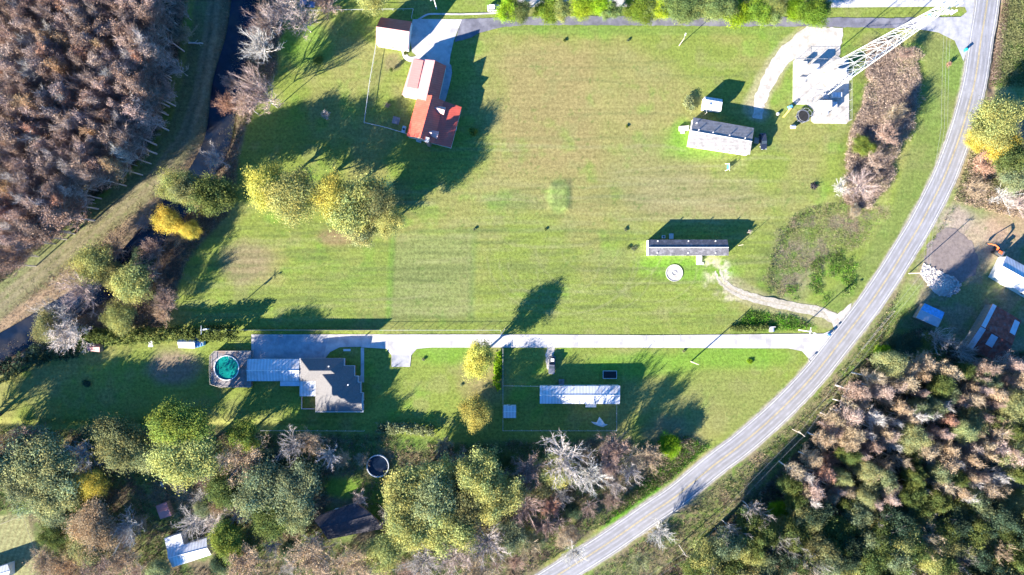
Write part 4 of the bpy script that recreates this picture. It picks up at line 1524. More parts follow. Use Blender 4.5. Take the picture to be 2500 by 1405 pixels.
for s_ in (-1, 1):
    mb = MB()
    prof = [(-1.4, .1), (-1.15, 0), (1.15, 0), (1.4, .1), (1.5, .35), (1.25, .62), (-1.25, .62), (-1.5, .35)]
    mb.hexa([(x, s_ * .75 - .22, z) for x, z in prof], [(x, s_ * .75 + .22, z) for x, z in prof])
    LP(mb, 'rubber', 'track')
mb = MB()
mb.box((-.25, 0, .65), (2.2, 1.7, .75), top=.94)
LP(mb, 'dark_metal', 'body')
mb = MB()
mb.box((-1.15, 0, .7), (.5, 1.75, .85), top=.85)
LP(mb, 'grey_paint', 'counterweight')
mb = MB()
mb.box((.25, .4, 1.4), (1.2, .8, 1.05), top=.85)
cb = LP(mb, 'glass', 'cab')
mb = MB()
mb.box((.25, .4, 2.45), (1.15, .78, .08))
LP(mb, 'orange_paint', 'cab_roof', cb)
mb = MB()
for a, b_, r0, r1 in (((.8, -.25, 1.2), (1.7, -.25, 2.9), .22, .24), ((1.7, -.25, 2.9), (3.1, -.25, 3.3), .24, .17)):
    mb.tube(a, b_, r0, r1, 4)
LP(mb, 'orange_paint', 'boom')
mb = MB()
mb.tube((3.0, -.25, 3.4), (4.2, -.25, 1.5), .17, .13, 4)
LP(mb, 'orange_paint', 'stick')
mb = MB()
prof = [(4.0, 1.55), (4.4, 1.35), (4.5, .8), (4.1, .55), (3.75, .75)]
mb.hexa([(x, -.55, z) for x, z in prof], [(x, .05, z) for x, z in prof])
LP(mb, 'dark_metal', 'bucket')

# ------------------------------------------------------------------ yard things
# round patio
pc = G(1646, 667)
t = thing('fire_pit_patio', 'round white gravel patio with a small central ring below the narrow mobile home', 'patio', (pc.x, pc.y, 0))
mb = MB()
mb.cyl((pc.x, pc.y, -.05), 2.35, .12 + .05, 36)
mb.build('gravel_disc', 'gravel', t)
mb = MB()
mb.ring(pc, 2.32, 2.5, 0, .22, 36)
mb.build('border', 'concrete', t)
mb = MB()
mb.ring(pc, .6, .74, .1, .22, 18)
mb.build('fire_ring', 'old_concrete', t)
# round trampoline
tc_ = G(1957, 286)
t = thing('trampoline', 'round trampoline with dark mat and safety net beside the gravel compound', 'trampoline', (tc_.x, tc_.y, 0))
mb = MB()
mb.cyl((tc_.x, tc_.y, .82), 1.66, .04, 28)
mb.build('mat', 'rubber', t)
mb = MB()
mb.ring(tc_, 1.65, 1.92, .84, .92, 28)
mb.build('spring_pad', 'grey_paint', t)
mb = MB()
for k in range(8):
    a = 2 * PI * k / 8
    mb.tube((tc_.x + 1.95 * math.cos(a), tc_.y + 1.95 * math.sin(a), 0), (tc_.x + 1.95 * math.cos(a), tc_.y + 1.95 * math.sin(a), 2.5), .04)
mb.ring(tc_, 1.93, 1.99, 2.45, 2.5, 28)
mb.build('net_frame', 'wire', t)
# rectangular trampoline
q = G(1488, 914.5)
t = thing('trampoline', 'rectangular trampoline with black mat in the shade above the white mobile home', 'trampoline', (q.x, q.y, 0))
mb = MB()
mb.box((q.x, q.y, .8), (3.8, 2.0, .04))
mb.build('mat', 'rubber', t)
mb = MB()
for sx in (-1, 1):
    mb.box((q.x + sx * 1.98, q.y, .8), (.14, 2.3, .08))
    mb.box((q.x, q.y + sx * 1.1, .8), (3.8, .14, .08))
mb.build('frame', 'steel', t)
for sx in (-1, 1):
    for sy in (-1, 1):
        mb = MB()
        mb.cyl((q.x + sx * 1.95, q.y + sy * 1.1, 0), .04, .8, 6)
        mb.build('leg', 'steel', t)
# white tarp heap
verts = [(1454, 1037), (1463, 1018), (1470, 1026), (1478, 1038), (1484, 1037), (1472, 1043), (1463, 1041), (1450, 1036), (1443, 1030)]
wp = [G(*p) for p in verts]
mb = MB()
cen_ = G(1463, 1032)
for i in range(len(wp)):
    a, b_ = wp[i], wp[(i + 1) % len(wp)]
    m_ = a.lerp(cen_, .5)
    m2 = b_.lerp(cen_, .5)
    z1, z2 = .35 + .25 * (i % 2), .35 + .25 * ((i + 1) % 2)
    mb.poly([(a.x, a.y, .05), (b_.x, b_.y, .05), (m2.x, m2.y, z2), (m_.x, m_.y, z1)])
    mb.poly([(m_.x, m_.y, z1), (m2.x, m2.y, z2), (cen_.x, cen_.y, .25)])
tag(mb.build('crumpled_tarp', 'white_paint'), 'crumpled white canopy lying on the grass inside the chain fenced yard', 'tarp')


def bin_(label, px, py, mat, rot=0.0):
    q = G(px, py)
    t = thing('wheelie_bin', label, 'bin', (q.x, q.y, .08))
    mb = MB()
    mb.box((q.x, q.y, .15), (.55, .65, .95), rot, top=1.15)
    mb.build('bin_body', mat, t)
    mb = MB()
    mb.box((q.x, q.y, 1.1), (.68, .8, .09), rot, top=.9)
    mb.build('lid', mat, t)
    for s_ in (-1, 1):
        mb = MB()
        x, y = q.x + math.cos(rot) * .3 * s_, q.y + math.sin(rot) * .3 * s_ - .3
        mb.tube((x - .03, y, .17), (x + .03, y, .17), .12, n=8)
        mb.build('wheel', 'rubber', t)


bin_('teal wheelie bin on the road edge at the top right', 2354, 124, 'teal_plastic', .6)
bin_('dark blue wheelie bin at the mouth of the long driveway', 2022, 816, 'blue_plastic', .6)
bin_('teal wheelie bin in the grass island beneath the tower', 2266, 41, 'teal_plastic', .2)


def mailbox(label, px, py, rot=0.0):
    q = G(px, py)
    t = thing('mailbox', label, 'mailbox', (q.x, q.y, 0))
    mb = MB()
    mb.box((q.x, q.y, 0), (.1, .1, 1.05))
    mb.build('post', 'pole_wood', t)
    mb = MB()
    mb.box((q.x, q.y, 1.05), (.22, .5, .2), rot)
    mb.tube((q.x + math.sin(rot) * .25, q.y - math.cos(rot) * .25, 1.25), (q.x - math.sin(rot) * .25, q.y + math.cos(rot) * .25, 1.25), .11, n=10)
    mb.build('box', 'dark_metal', t)


mailbox('mailbox beside the road below the long driveway mouth', 1973, 879, .8)
mailbox('mailbox on the gravel by the narrow mobile home track entrance', 2031, 806, .8)
# play things
q = G(1921, 276)
t = thing('play_slide', 'yellow garden slide with blue steps on the lawn between SUV and round trampoline', 'slide', (q.x, q.y, 0))
mb = MB()
a, b_ = G(1912, 287), G(1926, 268)
mb.hexa([(a.x - .3, a.y, .05), (a.x + .3, a.y, .05), (b_.x + .3, b_.y, 1.3), (b_.x - .3, b_.y, 1.3)], [(a.x - .3, a.y, .12), (a.x + .3, a.y, .12), (b_.x + .3, b_.y, 1.37), (b_.x - .3, b_.y, 1.37)])
mb.build('chute', 'yellow_plastic', t)
mb = MB()
mb.box((b_.x + .2, b_.y + .6, 0), (1.0, 1.0, 1.35), .5, top=.7)
mb.build('steps', 'tarp_blue', t)
for (lab, px, py, nm, mt) in (('pinkish round ball toy left of the garden slide', 1898, 279, 'toy_ball', 'white_paint'),):
    q = G(px, py)
    mb = MB()
    mb.tube((q.x, q.y, 0), (q.x, q.y, .2), .25, .45, 10)
    mb.tube((q.x, q.y, .2), (q.x, q.y, .6), .45, .4, 10)
    mb.tube((q.x, q.y, .6), (q.x, q.y, .8), .4, .15, 10)
    tag(mb.build(nm, mt), lab, 'ball')
q = G(1934, 311)
t = thing('dog_kennel', 'small pale kennel on the lawn south of the round trampoline', 'kennel', (q.x, q.y, 0))
mb = MB()
mb.box((q.x, q.y, 0), (1.2, .8, .7), .1)
mb.build('kennel_box', 'cream', t)
mb = MB()
mb.hexa([(q.x - .7, q.y - .5, .7), (q.x + .7, q.y - .5, .7), (q.x + .7, q.y + .5, .7), (q.x - .7, q.y + .5, .7)], [(q.x - .7, q.y - .02, 1.1), (q.x + .7, q.y - .02, 1.1), (q.x + .7, q.y + .02, 1.1), (q.x - .7, q.y + .02, 1.1)])
mb.build('kennel_roof', 'white_paint', t)
# well pump / swing by the doublewide
q = G(1776, 409)
t = thing('swing_frame', 'small blue and white garden swing on the lawn south of the wide mobile home', 'swing', (q.x, q.y, 0))
mb = MB()
for s_ in (-1, 1):
    for u in (-1, 1):
        mb.tube((q.x + u * .7, q.y + s_ * 1.0, 0), (q.x, q.y + s_ * .8, 1.7), .06)
mb.tube((q.x, q.y - .9, 1.7), (q.x, q.y + .9, 1.7), .06)
mb.build('frame', 'white_paint', t)
mb = MB()
mb.box((q.x, q.y, .5), (.6, 1.2, .1))
mb.box((q.x + .3, q.y, .6), (.08, 1.2, .5))
mb.build('swing_seat', 'tarp_blue', t)
# small square table-like platform by the farmhouse
q = G(968, 296)
t = thing('garden_table', 'weathered square picnic table on the farmhouse lawn', 'table', (q.x, q.y, 0))
mb = MB()
mb.box((q.x, q.y, .72), (2.1, 2.1, .08), R(-15))
mb.build('tabletop', 'grey_deck', t)
for k in range(4):
    a = k * PI / 2 + R(30)
    mb = MB()
    mb.box((q.x + .95 * math.cos(a), q.y + .95 * math.sin(a), 0), (.1, .1, .72))
    mb.build('leg', 'grey_deck', t)
q = G(987, 318)
t = thing('air_conditioner', 'white air conditioning unit against the west wall of the farmhouse', 'air conditioner', (q.x, q.y, 0))
mb = MB()
mb.box((q.x, q.y, 0), (1.0, 1.9, 1.1), R(-15))
mb.build('case', 'steel', t)
mb = MB()
mb.cyl((q.x, q.y, 1.1), .36, .06, 14)
mb.build('fan', 'dark_metal', t)
q = G(1619, 579)
t = thing('air_conditioner', 'small air conditioning unit behind the narrow dark roofed mobile home', 'air conditioner', (q.x, q.y, 0))
mb = MB()
mb.box((q.x, q.y, 0), (.9, .8, .8))
mb.build('case', 'steel', t)
mb = MB()
mb.cyl((q.x, q.y, .8), .3, .05, 12)
mb.build('fan', 'dark_metal', t)
q = G(848, 855)
t = thing('garden_bench', 'white garden bench in the shaded bed north of the pool house', 'bench', (q.x, q.y, 0))
mb = MB()
mb.box((q.x, q.y, .4), (2.1, .6, .08))
mb.build('seat', 'white_paint', t)
mb = MB()
mb.box((q.x, q.y + .3, .48), (2.1, .07, .5))
mb.build('backrest', 'white_paint', t)
for s_ in (-.9, .9):
    mb = MB()
    mb.box((q.x + s_, q.y, 0), (.08, .5, .4))
    mb.build('leg', 'white_paint', t)
q = G(372, 842)
t = thing('garden_cart', 'small pinkish white cart in front of the hedge left of the white shed', 'cart', (q.x, q.y, 0))
mb = MB()
mb.box((q.x, q.y + .3, .4), (1.2, 1.6, .6), top=1.1)
mb.build('tub', 'white_paint', t)
mb = MB()
mb.tube((q.x - .3, q.y - .5, .5), (q.x, q.y - 1.3, .7), .04)
mb.tube((q.x + .3, q.y - .5, .5), (q.x, q.y - 1.3, .7), .04)
mb.build('handle', 'dark_metal', t)
for s_ in (-.65, .65):
    mb = MB()
    mb.tube((q.x + s_ - .05, q.y + .3, .3), (q.x + s_ + .05, q.y + .3, .3), .3, n=12)
    mb.build('wheel', 'rubber', t)
# culvert / pump box near the weeds
q = G(1884, 803)
t = thing('culvert_pipe', 'white concrete culvert end in the weeds beside the long driveway', 'culvert', (q.x, q.y, 0))
mb = MB()
for k in range(8):
    a0, a1 = PI * k / 8, PI * (k + 1) / 8
    mb.hexa([(q.x + .75 * math.cos(a), q.y - .9, .75 * math.sin(a) - .1) for a in (a0, a1)] + [(q.x + .6 * math.cos(a), q.y - .9, .6 * math.sin(a) - .1) for a in (a1, a0)],
            [(q.x + .75 * math.cos(a), q.y + .4, .75 * math.sin(a) - .1) for a in (a0, a1)] + [(q.x + .6 * math.cos(a), q.y + .4, .6 * math.sin(a) - .1) for a in (a1, a0)])
mb.build('pipe', 'white_paint', t)
mb = MB()
mb.box((q.x, q.y + .55, -.3), (1.9, .25, .95))
mb.build('headwall', 'concrete', t)
# fallen logs and planks
for lab, a, b_, r in (('pale fallen log lying across the shaded track by the left wood', (461, 106), (497, 107), .28),
                      ('pale fallen trunk in the dark edge of the lower right wood', (1685, 1370), (1702, 1400), .3),
                      ('short broken stump lying left of the fallen trunk in lower right wood', (1706, 1357), (1722, 1378), .26)):
    pa, pb = G(*a), G(*b_)
    rr = random.Random(3)
    mb = MB()
    prev = pa + Vector((0, 0, r))
    for k in range(1, 6):
        p = pa.lerp(pb, k / 5) + Vector((rr.uniform(-.12, .12), rr.uniform(-.12, .12), r))
        mb.tube(prev, p, r * (1 - .07 * (k - 1)), r * (1 - .07 * k), 7)
        prev = p
    mb.tube(pa.lerp(pb, .4) + Vector((0, 0, r)), pa.lerp(pb, .55) + Vector((.6, .8, .7)), r * .4, r * .15, 5)
    mb.tube(pa.lerp(pb, .7) + Vector((0, 0, r)), pa.lerp(pb, .8) + Vector((.3, -.9, .6)), r * .35, r * .1, 5)
    tag(mb.build('fallen_log', 'bark'), lab, 'log')
for i, (lab, x0, y0, x1, y1, wd) in enumerate((('stack of weathered planks under the tall green tree at lower left', 350, 1128, 372, 1136, 1.1),
                                   ('single white plank leaning south of the weathered plank stack', 358, 1142, 362, 1156, .6),
                                   ('pale board lying on the path north of the small stained tin shed', 393, 1176, 399, 1190, .7))):
    a, b_ = G(x0, y0), G(x1, y1)
    c = (a + b_) / 2
    d = (b_ - a)
    mb = MB()
    n_ = 4 if i == 0 else 1
    for k in range(n_):
        mb.box((c.x + .15 * k, c.y + (.5 * k - .6 if n_ > 1 else 0), .05 + .06 * k), (d.length, wd / (2 if n_ > 1 else 1), .05), math.atan2(d.y, d.x) + .12 * k)
    tag(mb.build('plank', 'pale_wood'), lab, 'planks')


# stones, rubble and charred heap
def chunk(mb, c, s, rr):
    n = 5
    z0 = c[2]
    ring = [(c[0] + s * rr.uniform(.6, 1) * math.cos(2 * PI * k / n), c[1] + s * rr.uniform(.6, 1) * math.sin(2 * PI * k / n), z0) for k in range(n)]
    ring2 = [(c[0] + (x - c[0]) * .65, c[1] + (y - c[1]) * .65, z0 + s * rr.uniform(.5, 1.1)) for x, y, z in ring]
    mb.hexa(ring, ring2)


rr = random.Random(11)
mb = MB()
pile = [(2254, 642), (2300, 664), (2330, 678), (2346, 694), (2338, 716), (2318, 728), (2290, 722), (2268, 702), (2246, 668)]
ca_ = G(2305, 697)
for k in range(620):
    px, py = rr.uniform(2240, 2348), rr.uniform(640, 730)
    if not inside(np.array([px]), np.array([py]), pile)[0]:
        continue
    q = G(px, py)
    dd = math.hypot((px - 2312) / 36, (py - 698) / 26)
    hgt = max(0, 1.5 * (1 - dd))
    chunk(mb, (q.x, q.y, hgt + .05), rr.uniform(.18, .5) * (1.2 if dd < 1 else .7), rr)
n0 = 24
prev = None
rings = []
for r_, z in ((1.0, .0), (.7, .5), (.35, 1.15), (.05, 1.5)):
    rings.append([(ca_.x + .3 + 4.3 * r_ * math.cos(2 * PI * k / n0), ca_.y + 3.2 * r_ * math.sin(2 * PI * k / n0), z) for k in range(n0)])
for a, b_ in zip(rings[:-1], rings[1:]):
    for k in range(n0):
        mb.poly([a[k], a[(k + 1) % n0], b_[(k + 1) % n0], b_[k]])
o = mb.build('rubble_heap', 'rubble')
tag(o, 'heap of white broken concrete rubble beside the bare soil plot', 'rubble', kind='stuff')
sheet('gravel_patch', [(2254, 642), (2300, 664), (2322, 680), (2326, 716), (2300, 722), (2268, 702), (2244, 668)], Z0 - .03, 'gravel', wob=.2)
mb = MB()
for k in range(46):
    a, d_ = rr.uniform(0, 2 * PI), rr.uniform(0, 1.1) ** .7
    q = G(1986, 455)
    chunk(mb, (q.x + d_ * math.cos(a), q.y + d_ * math.sin(a), max(0, .5 - d_ * .5)), rr.uniform(.15, .35), rr)
for k in range(12):
    q = G(1986, 455)
    a = rr.uniform(0, 2 * PI)
    mb.tube((q.x, q.y, .3), (q.x + 1.3 * math.cos(a), q.y + 1.3 * math.sin(a), rr.uniform(.05, .9)), .06, .03, 4)
tag(mb.build('burn_pile', 'char'), 'black charred burn pile on the lawn left of the brush strip', 'burn pile')

# ------------------------------------------------------------------ trees
def quads_from(c, n, s, rs):
    """square leaves: centres c, normals n, half size s"""
    k = len(c)
    a = rs.randn(k, 3)
    u = np.cross(n, a)
    u /= np.linalg.norm(u, axis=1)[:, None] + 1e-9
    v = np.cross(n, u)
    v /= np.linalg.norm(v, axis=1)[:, None] + 1e-9
    s = np.asarray(s)[:, None]
    P = np.stack([c - u * s - v * s * .6, c + u * s - v * s * .6, c + u * s + v * s * .6, c - u * s + v * s * .6], 1)
    return P.reshape(-1, 3)


def tri_twigs(p, d, ln, wd, rs):
    k = len(p)
    a = rs.randn(k, 3)
    u = np.cross(d, a)
    u /= np.linalg.norm(u, axis=1)[:, None] + 1e-9
    P = np.stack([p - u * wd[:, None], p + u * wd[:, None], p + d * ln[:, None]], 1)
    return P.reshape(-1, 3)


def leafy_proto(seed, H, Rr, zc, rz, nclump, per, leaf, lobes=5, sig=.62, airy=.0):
    """H total height, Rr crown radius, zc crown centre, rz crown half height -> (trunk mesh, crown mesh)"""
    rs = np.random.RandomState(seed)
    lob = rs.randn(lobes, 3)
    lob /= np.linalg.norm(lob, axis=1)[:, None]
    lob[:, 2] = np.abs(lob[:, 2]) * .8
    C_ = []
    while len(C_) < nclump:
        d = rs.randn(3)
        d /= np.linalg.norm(d)
        if d[2] < -.55:
            continue
        bulge = .56 + .52 * max(0, (lob @ d).max()) ** 6 + rs.uniform(-.2, .2)
        r = bulge * rs.uniform(.45, 1.0) ** .45
        C_.append((d[0] * Rr * r, d[1] * Rr * r, zc + d[2] * rz * r))
    C_ = np.array(C_)
    cc = np.repeat(C_, per, 0)
    sg = Rr / 5.0 * sig + .22
    off = rs.randn(len(cc), 3) * sg * np.array([1, 1, .7])
    c = cc + off
    nrm = rs.randn(len(cc), 3) * .9 + off / sg * .6 + np.array([0, 0, .7])
    nrm /= np.linalg.norm(nrm, axis=1)[:, None]
    P = quads_from(c, nrm, leaf * rs.uniform(.6, 1.3, len(cc)), rs)
    base = np.repeat(rs.uniform(.66, 1.28, nclump), per) * rs.uniform(.86, 1.16, len(cc))
    warm = np.repeat(rs.uniform(-.14, .14, nclump), per)
    col = np.stack([base * (1 + warm), base, base * (1 - warm)], 1)
    col = np.repeat(col, 4, 0)
    crown = np_mesh('crown', P, np.arange(len(P)), 4, M['leaf'], col)
    mb = MB()
    mb.tube((0, 0, -.2), (0, 0, zc * .7), Rr * .055 + .08, Rr * .035 + .05, 7)
    for k in range(min(16, nclump)):
        q = C_[k * (nclump // 16) if nclump >= 16 else k]
        s_ = Vector((0, 0, zc * rs.uniform(.35, .7)))
        mid = s_.lerp(Vector(q), .5) + Vector((0, 0, -.3))
        mb.tube(s_, mid, Rr * .028 + .03, Rr * .018 + .02, 5)
        mb.tube(mid, Vector(q), Rr * .018 + .02, .02, 4)
    o = mb.build('trunk', 'bark_dark')
    tm = o.data
    bpy.data.objects.remove(o)
    return tm, crown


def bare_proto(seed, H, Rr, z0, ntw, nleaf=0, spread=.9, leader=True, nb=26, tw=.040, twl=1.0, leafs=.13, lr=1.0):
    """bare tree: trunk+limbs mesh, crown mesh of fine branches, twigs and a few leaves"""
    rs = np.random.RandomState(seed)
    r_ = random.Random(seed)
    mb, cb = MB(), MB()
    tips = []
    th = H * (.86 if leader else .55)
    pts = [Vector((0, 0, -.2))]
    for k in range(1, 7):
        pts.append(Vector((r_.uniform(-.25, .25) * k / 3, r_.uniform(-.25, .25) * k / 3, th * k / 6)))
    rb = .08 + H * .0075
    for k in range(6):
        mb.tube(pts[k], pts[k + 1], rb * (1 - k / 7.5), rb * (1 - (k + 1) / 7.5), 6)

    def grow(p, d, ln, rad, lev):
        n = 3
        q = p
        for k in range(n):
            d = (d + Vector((r_.uniform(-.22, .22), r_.uniform(-.22, .22), r_.uniform(-.05, .22)))).normalized()
            e = q + d * (ln / n)
            (mb if lev == 0 else cb).tube(q, e, rad * (1 - k / (n + .6)), rad * (1 - (k + 1) / (n + .6)), 4 if lev < 2 else 3)
            tips.append((q, e, lev))
            if lev < 2:
                for _ in range(2 if lev == 0 else 2):
                    dd = (d + Vector((r_.uniform(-1, 1), r_.uniform(-1, 1), r_.uniform(-.3, .7))) * .9).normalized()
                    grow(q.lerp(e, r_.uniform(.3, 1)), dd, ln * r_.uniform(.38, .55), rad * .5, lev + 1)
            q = e
    for k in range(nb):
        f = (k + .5) / nb
        z = z0 + (H * .80 - z0) * f
        z = min(z, th * .97)
        i = min(5, int(z / th * 6))
        b = pts[i].lerp(pts[i + 1], z / th * 6 - i)
        a = k * 2.399 + r_.uniform(-.4, .4)
        up = .35 + .9 * f
        d = Vector((math.cos(a) * spread, math.sin(a) * spread, up)).normalized()
        ln = Rr * (1.05 - .45 * f) * r_.uniform(.75, 1.15)
        grow(b, d, ln, (.035 + Rr * .012) * lr, 0)
    T = [t for t in tips if t[2] >= 1]
    sel = rs.randint(0, len(T), ntw)
    p = np.array([T[i][0].lerp(T[i][1], r_.random()) for i in sel])
    d = np.array([(T[i][1] - T[i][0]).normalized() for i in sel]) + rs.randn(ntw, 3) * .55 + np.array([0, 0, .15])
    d /= np.linalg.norm(d, axis=1)[:, None]
    P = tri_twigs(p, d, twl * rs.uniform(.5, 1.3, ntw), tw * rs.uniform(.6, 1.3, ntw), rs)
    base = rs.uniform(.6, 1.0, ntw)
    col = np.repeat(np.stack([base, base, base], 1), 3, 0)
    nv = len(P)
    # limbs of the crown as triangles
    fv = np.array([tuple(v) for v in cb.v])
    tris = []
    for f in cb.f:
        for k in range(1, len(f) - 1):
            tris.append((f[0], f[k], f[k + 1]))
    tris = np.array(tris)
    V = np.concatenate([P, fv])
    F = np.concatenate([np.arange(nv).reshape(-1, 3), tris + nv])
    colr = np.concatenate([col, np.full((len(fv), 3), 1.5)])
    if nleaf:
        sel = rs.randint(0, ntw, nleaf)
        c = p[sel] + rs.randn(nleaf, 3) * .35
        n_ = rs.randn(nleaf, 3) + np.array([0, 0, .6])
        n_ /= np.linalg.norm(n_, axis=1)[:, None]
        Q = quads_from(c, n_, leafs * rs.uniform(.6, 1.3, nleaf), rs)
        q0 = len(V)
        idx = np.arange(nleaf)[:, None] * 4 + q0
        FF = np.concatenate([idx + np.array([[0, 1, 2]]), idx + np.array([[0, 2, 3]])])
        lb = rs.uniform(.7, 1.4, nleaf)
        lb = lb * .5 + .5
        lc = np.repeat(np.stack([lb * 1.08, lb * .98, lb * .88], 1), 4, 0)
        V = np.concatenate([V, Q])
        F = np.concatenate([F, FF])
        colr = np.concatenate([colr, lc])
    crown = np_mesh('crown', V, F.reshape(-1), 3, M['twig'], colr)
    o = mb.build('trunk', 'bark')
    tm = o.data
    bpy.data.objects.remove(o)
    return tm, crown


LP_ = {}
for k in range(3):
    LP_['round', k] = (leafy_proto(20 + k, 11, 4.6, 6.6, 4.0, 100, 190, .10, 7, .42), 11, 4.6)
    LP_['tall', k] = (leafy_proto(30 + k, 15, 4.2, 9.6, 5.2, 115, 170, .095, 8, .44), 15, 4.2)
for k in range(2):
    LP_['bush', k] = (leafy_proto(40 + k, 3.2, 1.9, 1.7, 1.5, 40, 50, .13, 4, .5), 3.2, 1.9)
    LP_['feather', k] = (leafy_proto(50 + k, 13, 4.0, 8.2, 4.6, 150, 120, .085, 9, .5), 13, 4.0)
BP = {}
for k in range(3):
    BP['slim', k] = (bare_proto(60 + k, 19, 3.4, 6.0, 1500, 0, nb=30, spread=.6, tw=.024, twl=1.3, lr=1.5), 19, 3.4)
    BP['slimleaf', k] = (bare_proto(70 + k, 18, 3.2, 5.0, 2700, 2600, nb=32, spread=.6, tw=.024, leafs=.085, lr=1.3), 18, 3.2)
for k in range(3):
    BP['wide', k] = (bare_proto(80 + k, 11, 5.0, 3.2, 2200, 0, tw=.024, lr=1.15, spread=1.1, leader=False, nb=24), 11, 5.0)
    BP['wideleaf', k] = (bare_proto(90 + k, 11, 4.8, 3.2, 2600, 2800, spread=1.1, leader=False, nb=28, tw=.024, leafs=.09), 11, 4.8)
for k in range(2):
    BP['shrub', k] = (bare_proto(95 + k, 3.6, 2.2, .5, 1300, 900, spread=1.1, leader=False, nb=16, twl=.7, tw=.03, leafs=.11), 3.6, 2.2)
PROTO = {**LP_, **BP}

COL = {
    'green': (0.13, 0.165, 0.05), 'bright green': (0.20, 0.25, 0.05), 'lime': (0.20, 0.33, 0.02), 'dark green': (0.07, 0.105, 0.06),
    'olive': (0.25, 0.24, 0.10), 'pale olive': (0.31, 0.335, 0.155), 'yellow': (0.50, 0.48, 0.11), 'yellow-green': (0.36, 0.375, 0.13), 'golden': (0.56, 0.46, 0.09),
    'bare grey': (0.38, 0.355, 0.335), 'bare whitish': (0.52, 0.49, 0.46), 'bare pinkish': (0.41, 0.335, 0.305), 'bare brown': (0.31, 0.235, 0.20),
    'rust': (0.41, 0.255, 0.19), 'tan': (0.38, 0.31, 0.22), 'orange-brown': (0.40, 0.29, 0.18), 'sage': (0.22, 0.25, 0.13),
}
RT_ = random.Random(5)
TREES = []          # (px,py,record) for row numbering
MASTER = {}


def tree(px, py, rpx, h, kind, colour, name='tree', label=None, cat='tree', group=None, zrot=None, cfrac=None, jit=.08):
    """px,py = where the crown's middle is seen in the photo, rpx = its radius in photo pixels, h = tree height"""
    k = RT_.randrange(3 if kind in ('round', 'tall', 'slim', 'slimleaf', 'wide', 'wideleaf') else 2)
    (tm, cm_), h0, r0 = PROTO[kind, k]
    cf = cfrac if cfrac is not None else (.62 if kind not in ('slim', 'slimleaf') else .72)
    b = G(px, py, h * cf)
    gx, gy = b.x / S + CX, CY - b.y / S
    z = zg(gx, gy)
    rad = rpx * S * (HC - h * cf) / HC * (1.16 if kind in ('round', 'feather', 'tall') else 1.05)
    root = thing(name, label or (colour + ' tree'), cat, (b.x, b.y, z), RT_.uniform(0, 2 * PI) if zrot is None else zrot, group)
    s_ = rad / r0
    el = RT_.uniform(.88, 1.14)
    root.scale = (s_ * el, s_ / el, h / h0)
    for nm, me in (('trunk', tm), ('crown', cm_)):
        o = bpy.data.objects.new(nm, me)
        C.objects.link(o)
        o.parent = root
        c = COL[colour] if isinstance(colour, str) else colour
        j = 1 + RT_.uniform(-jit, jit)
        o.color = (c[0] * j * (1 + RT_.uniform(-jit, jit) * .6), c[1] * j, c[2] * j, 1)
    return root


ORD = ['first', 'second', 'third', 'fourth', 'fifth', 'sixth', 'seventh', 'eighth', 'ninth', 'tenth', 'eleventh', 'twelfth', 'thirteenth', 'fourteenth', 'fifteenth',
       'sixteenth', 'seventeenth', 'eighteenth', 'nineteenth', 'twentieth', 'twenty-first', 'twenty-second', 'twenty-third', 'twenty-fourth', 'twenty-fifth', 'twenty-sixth']
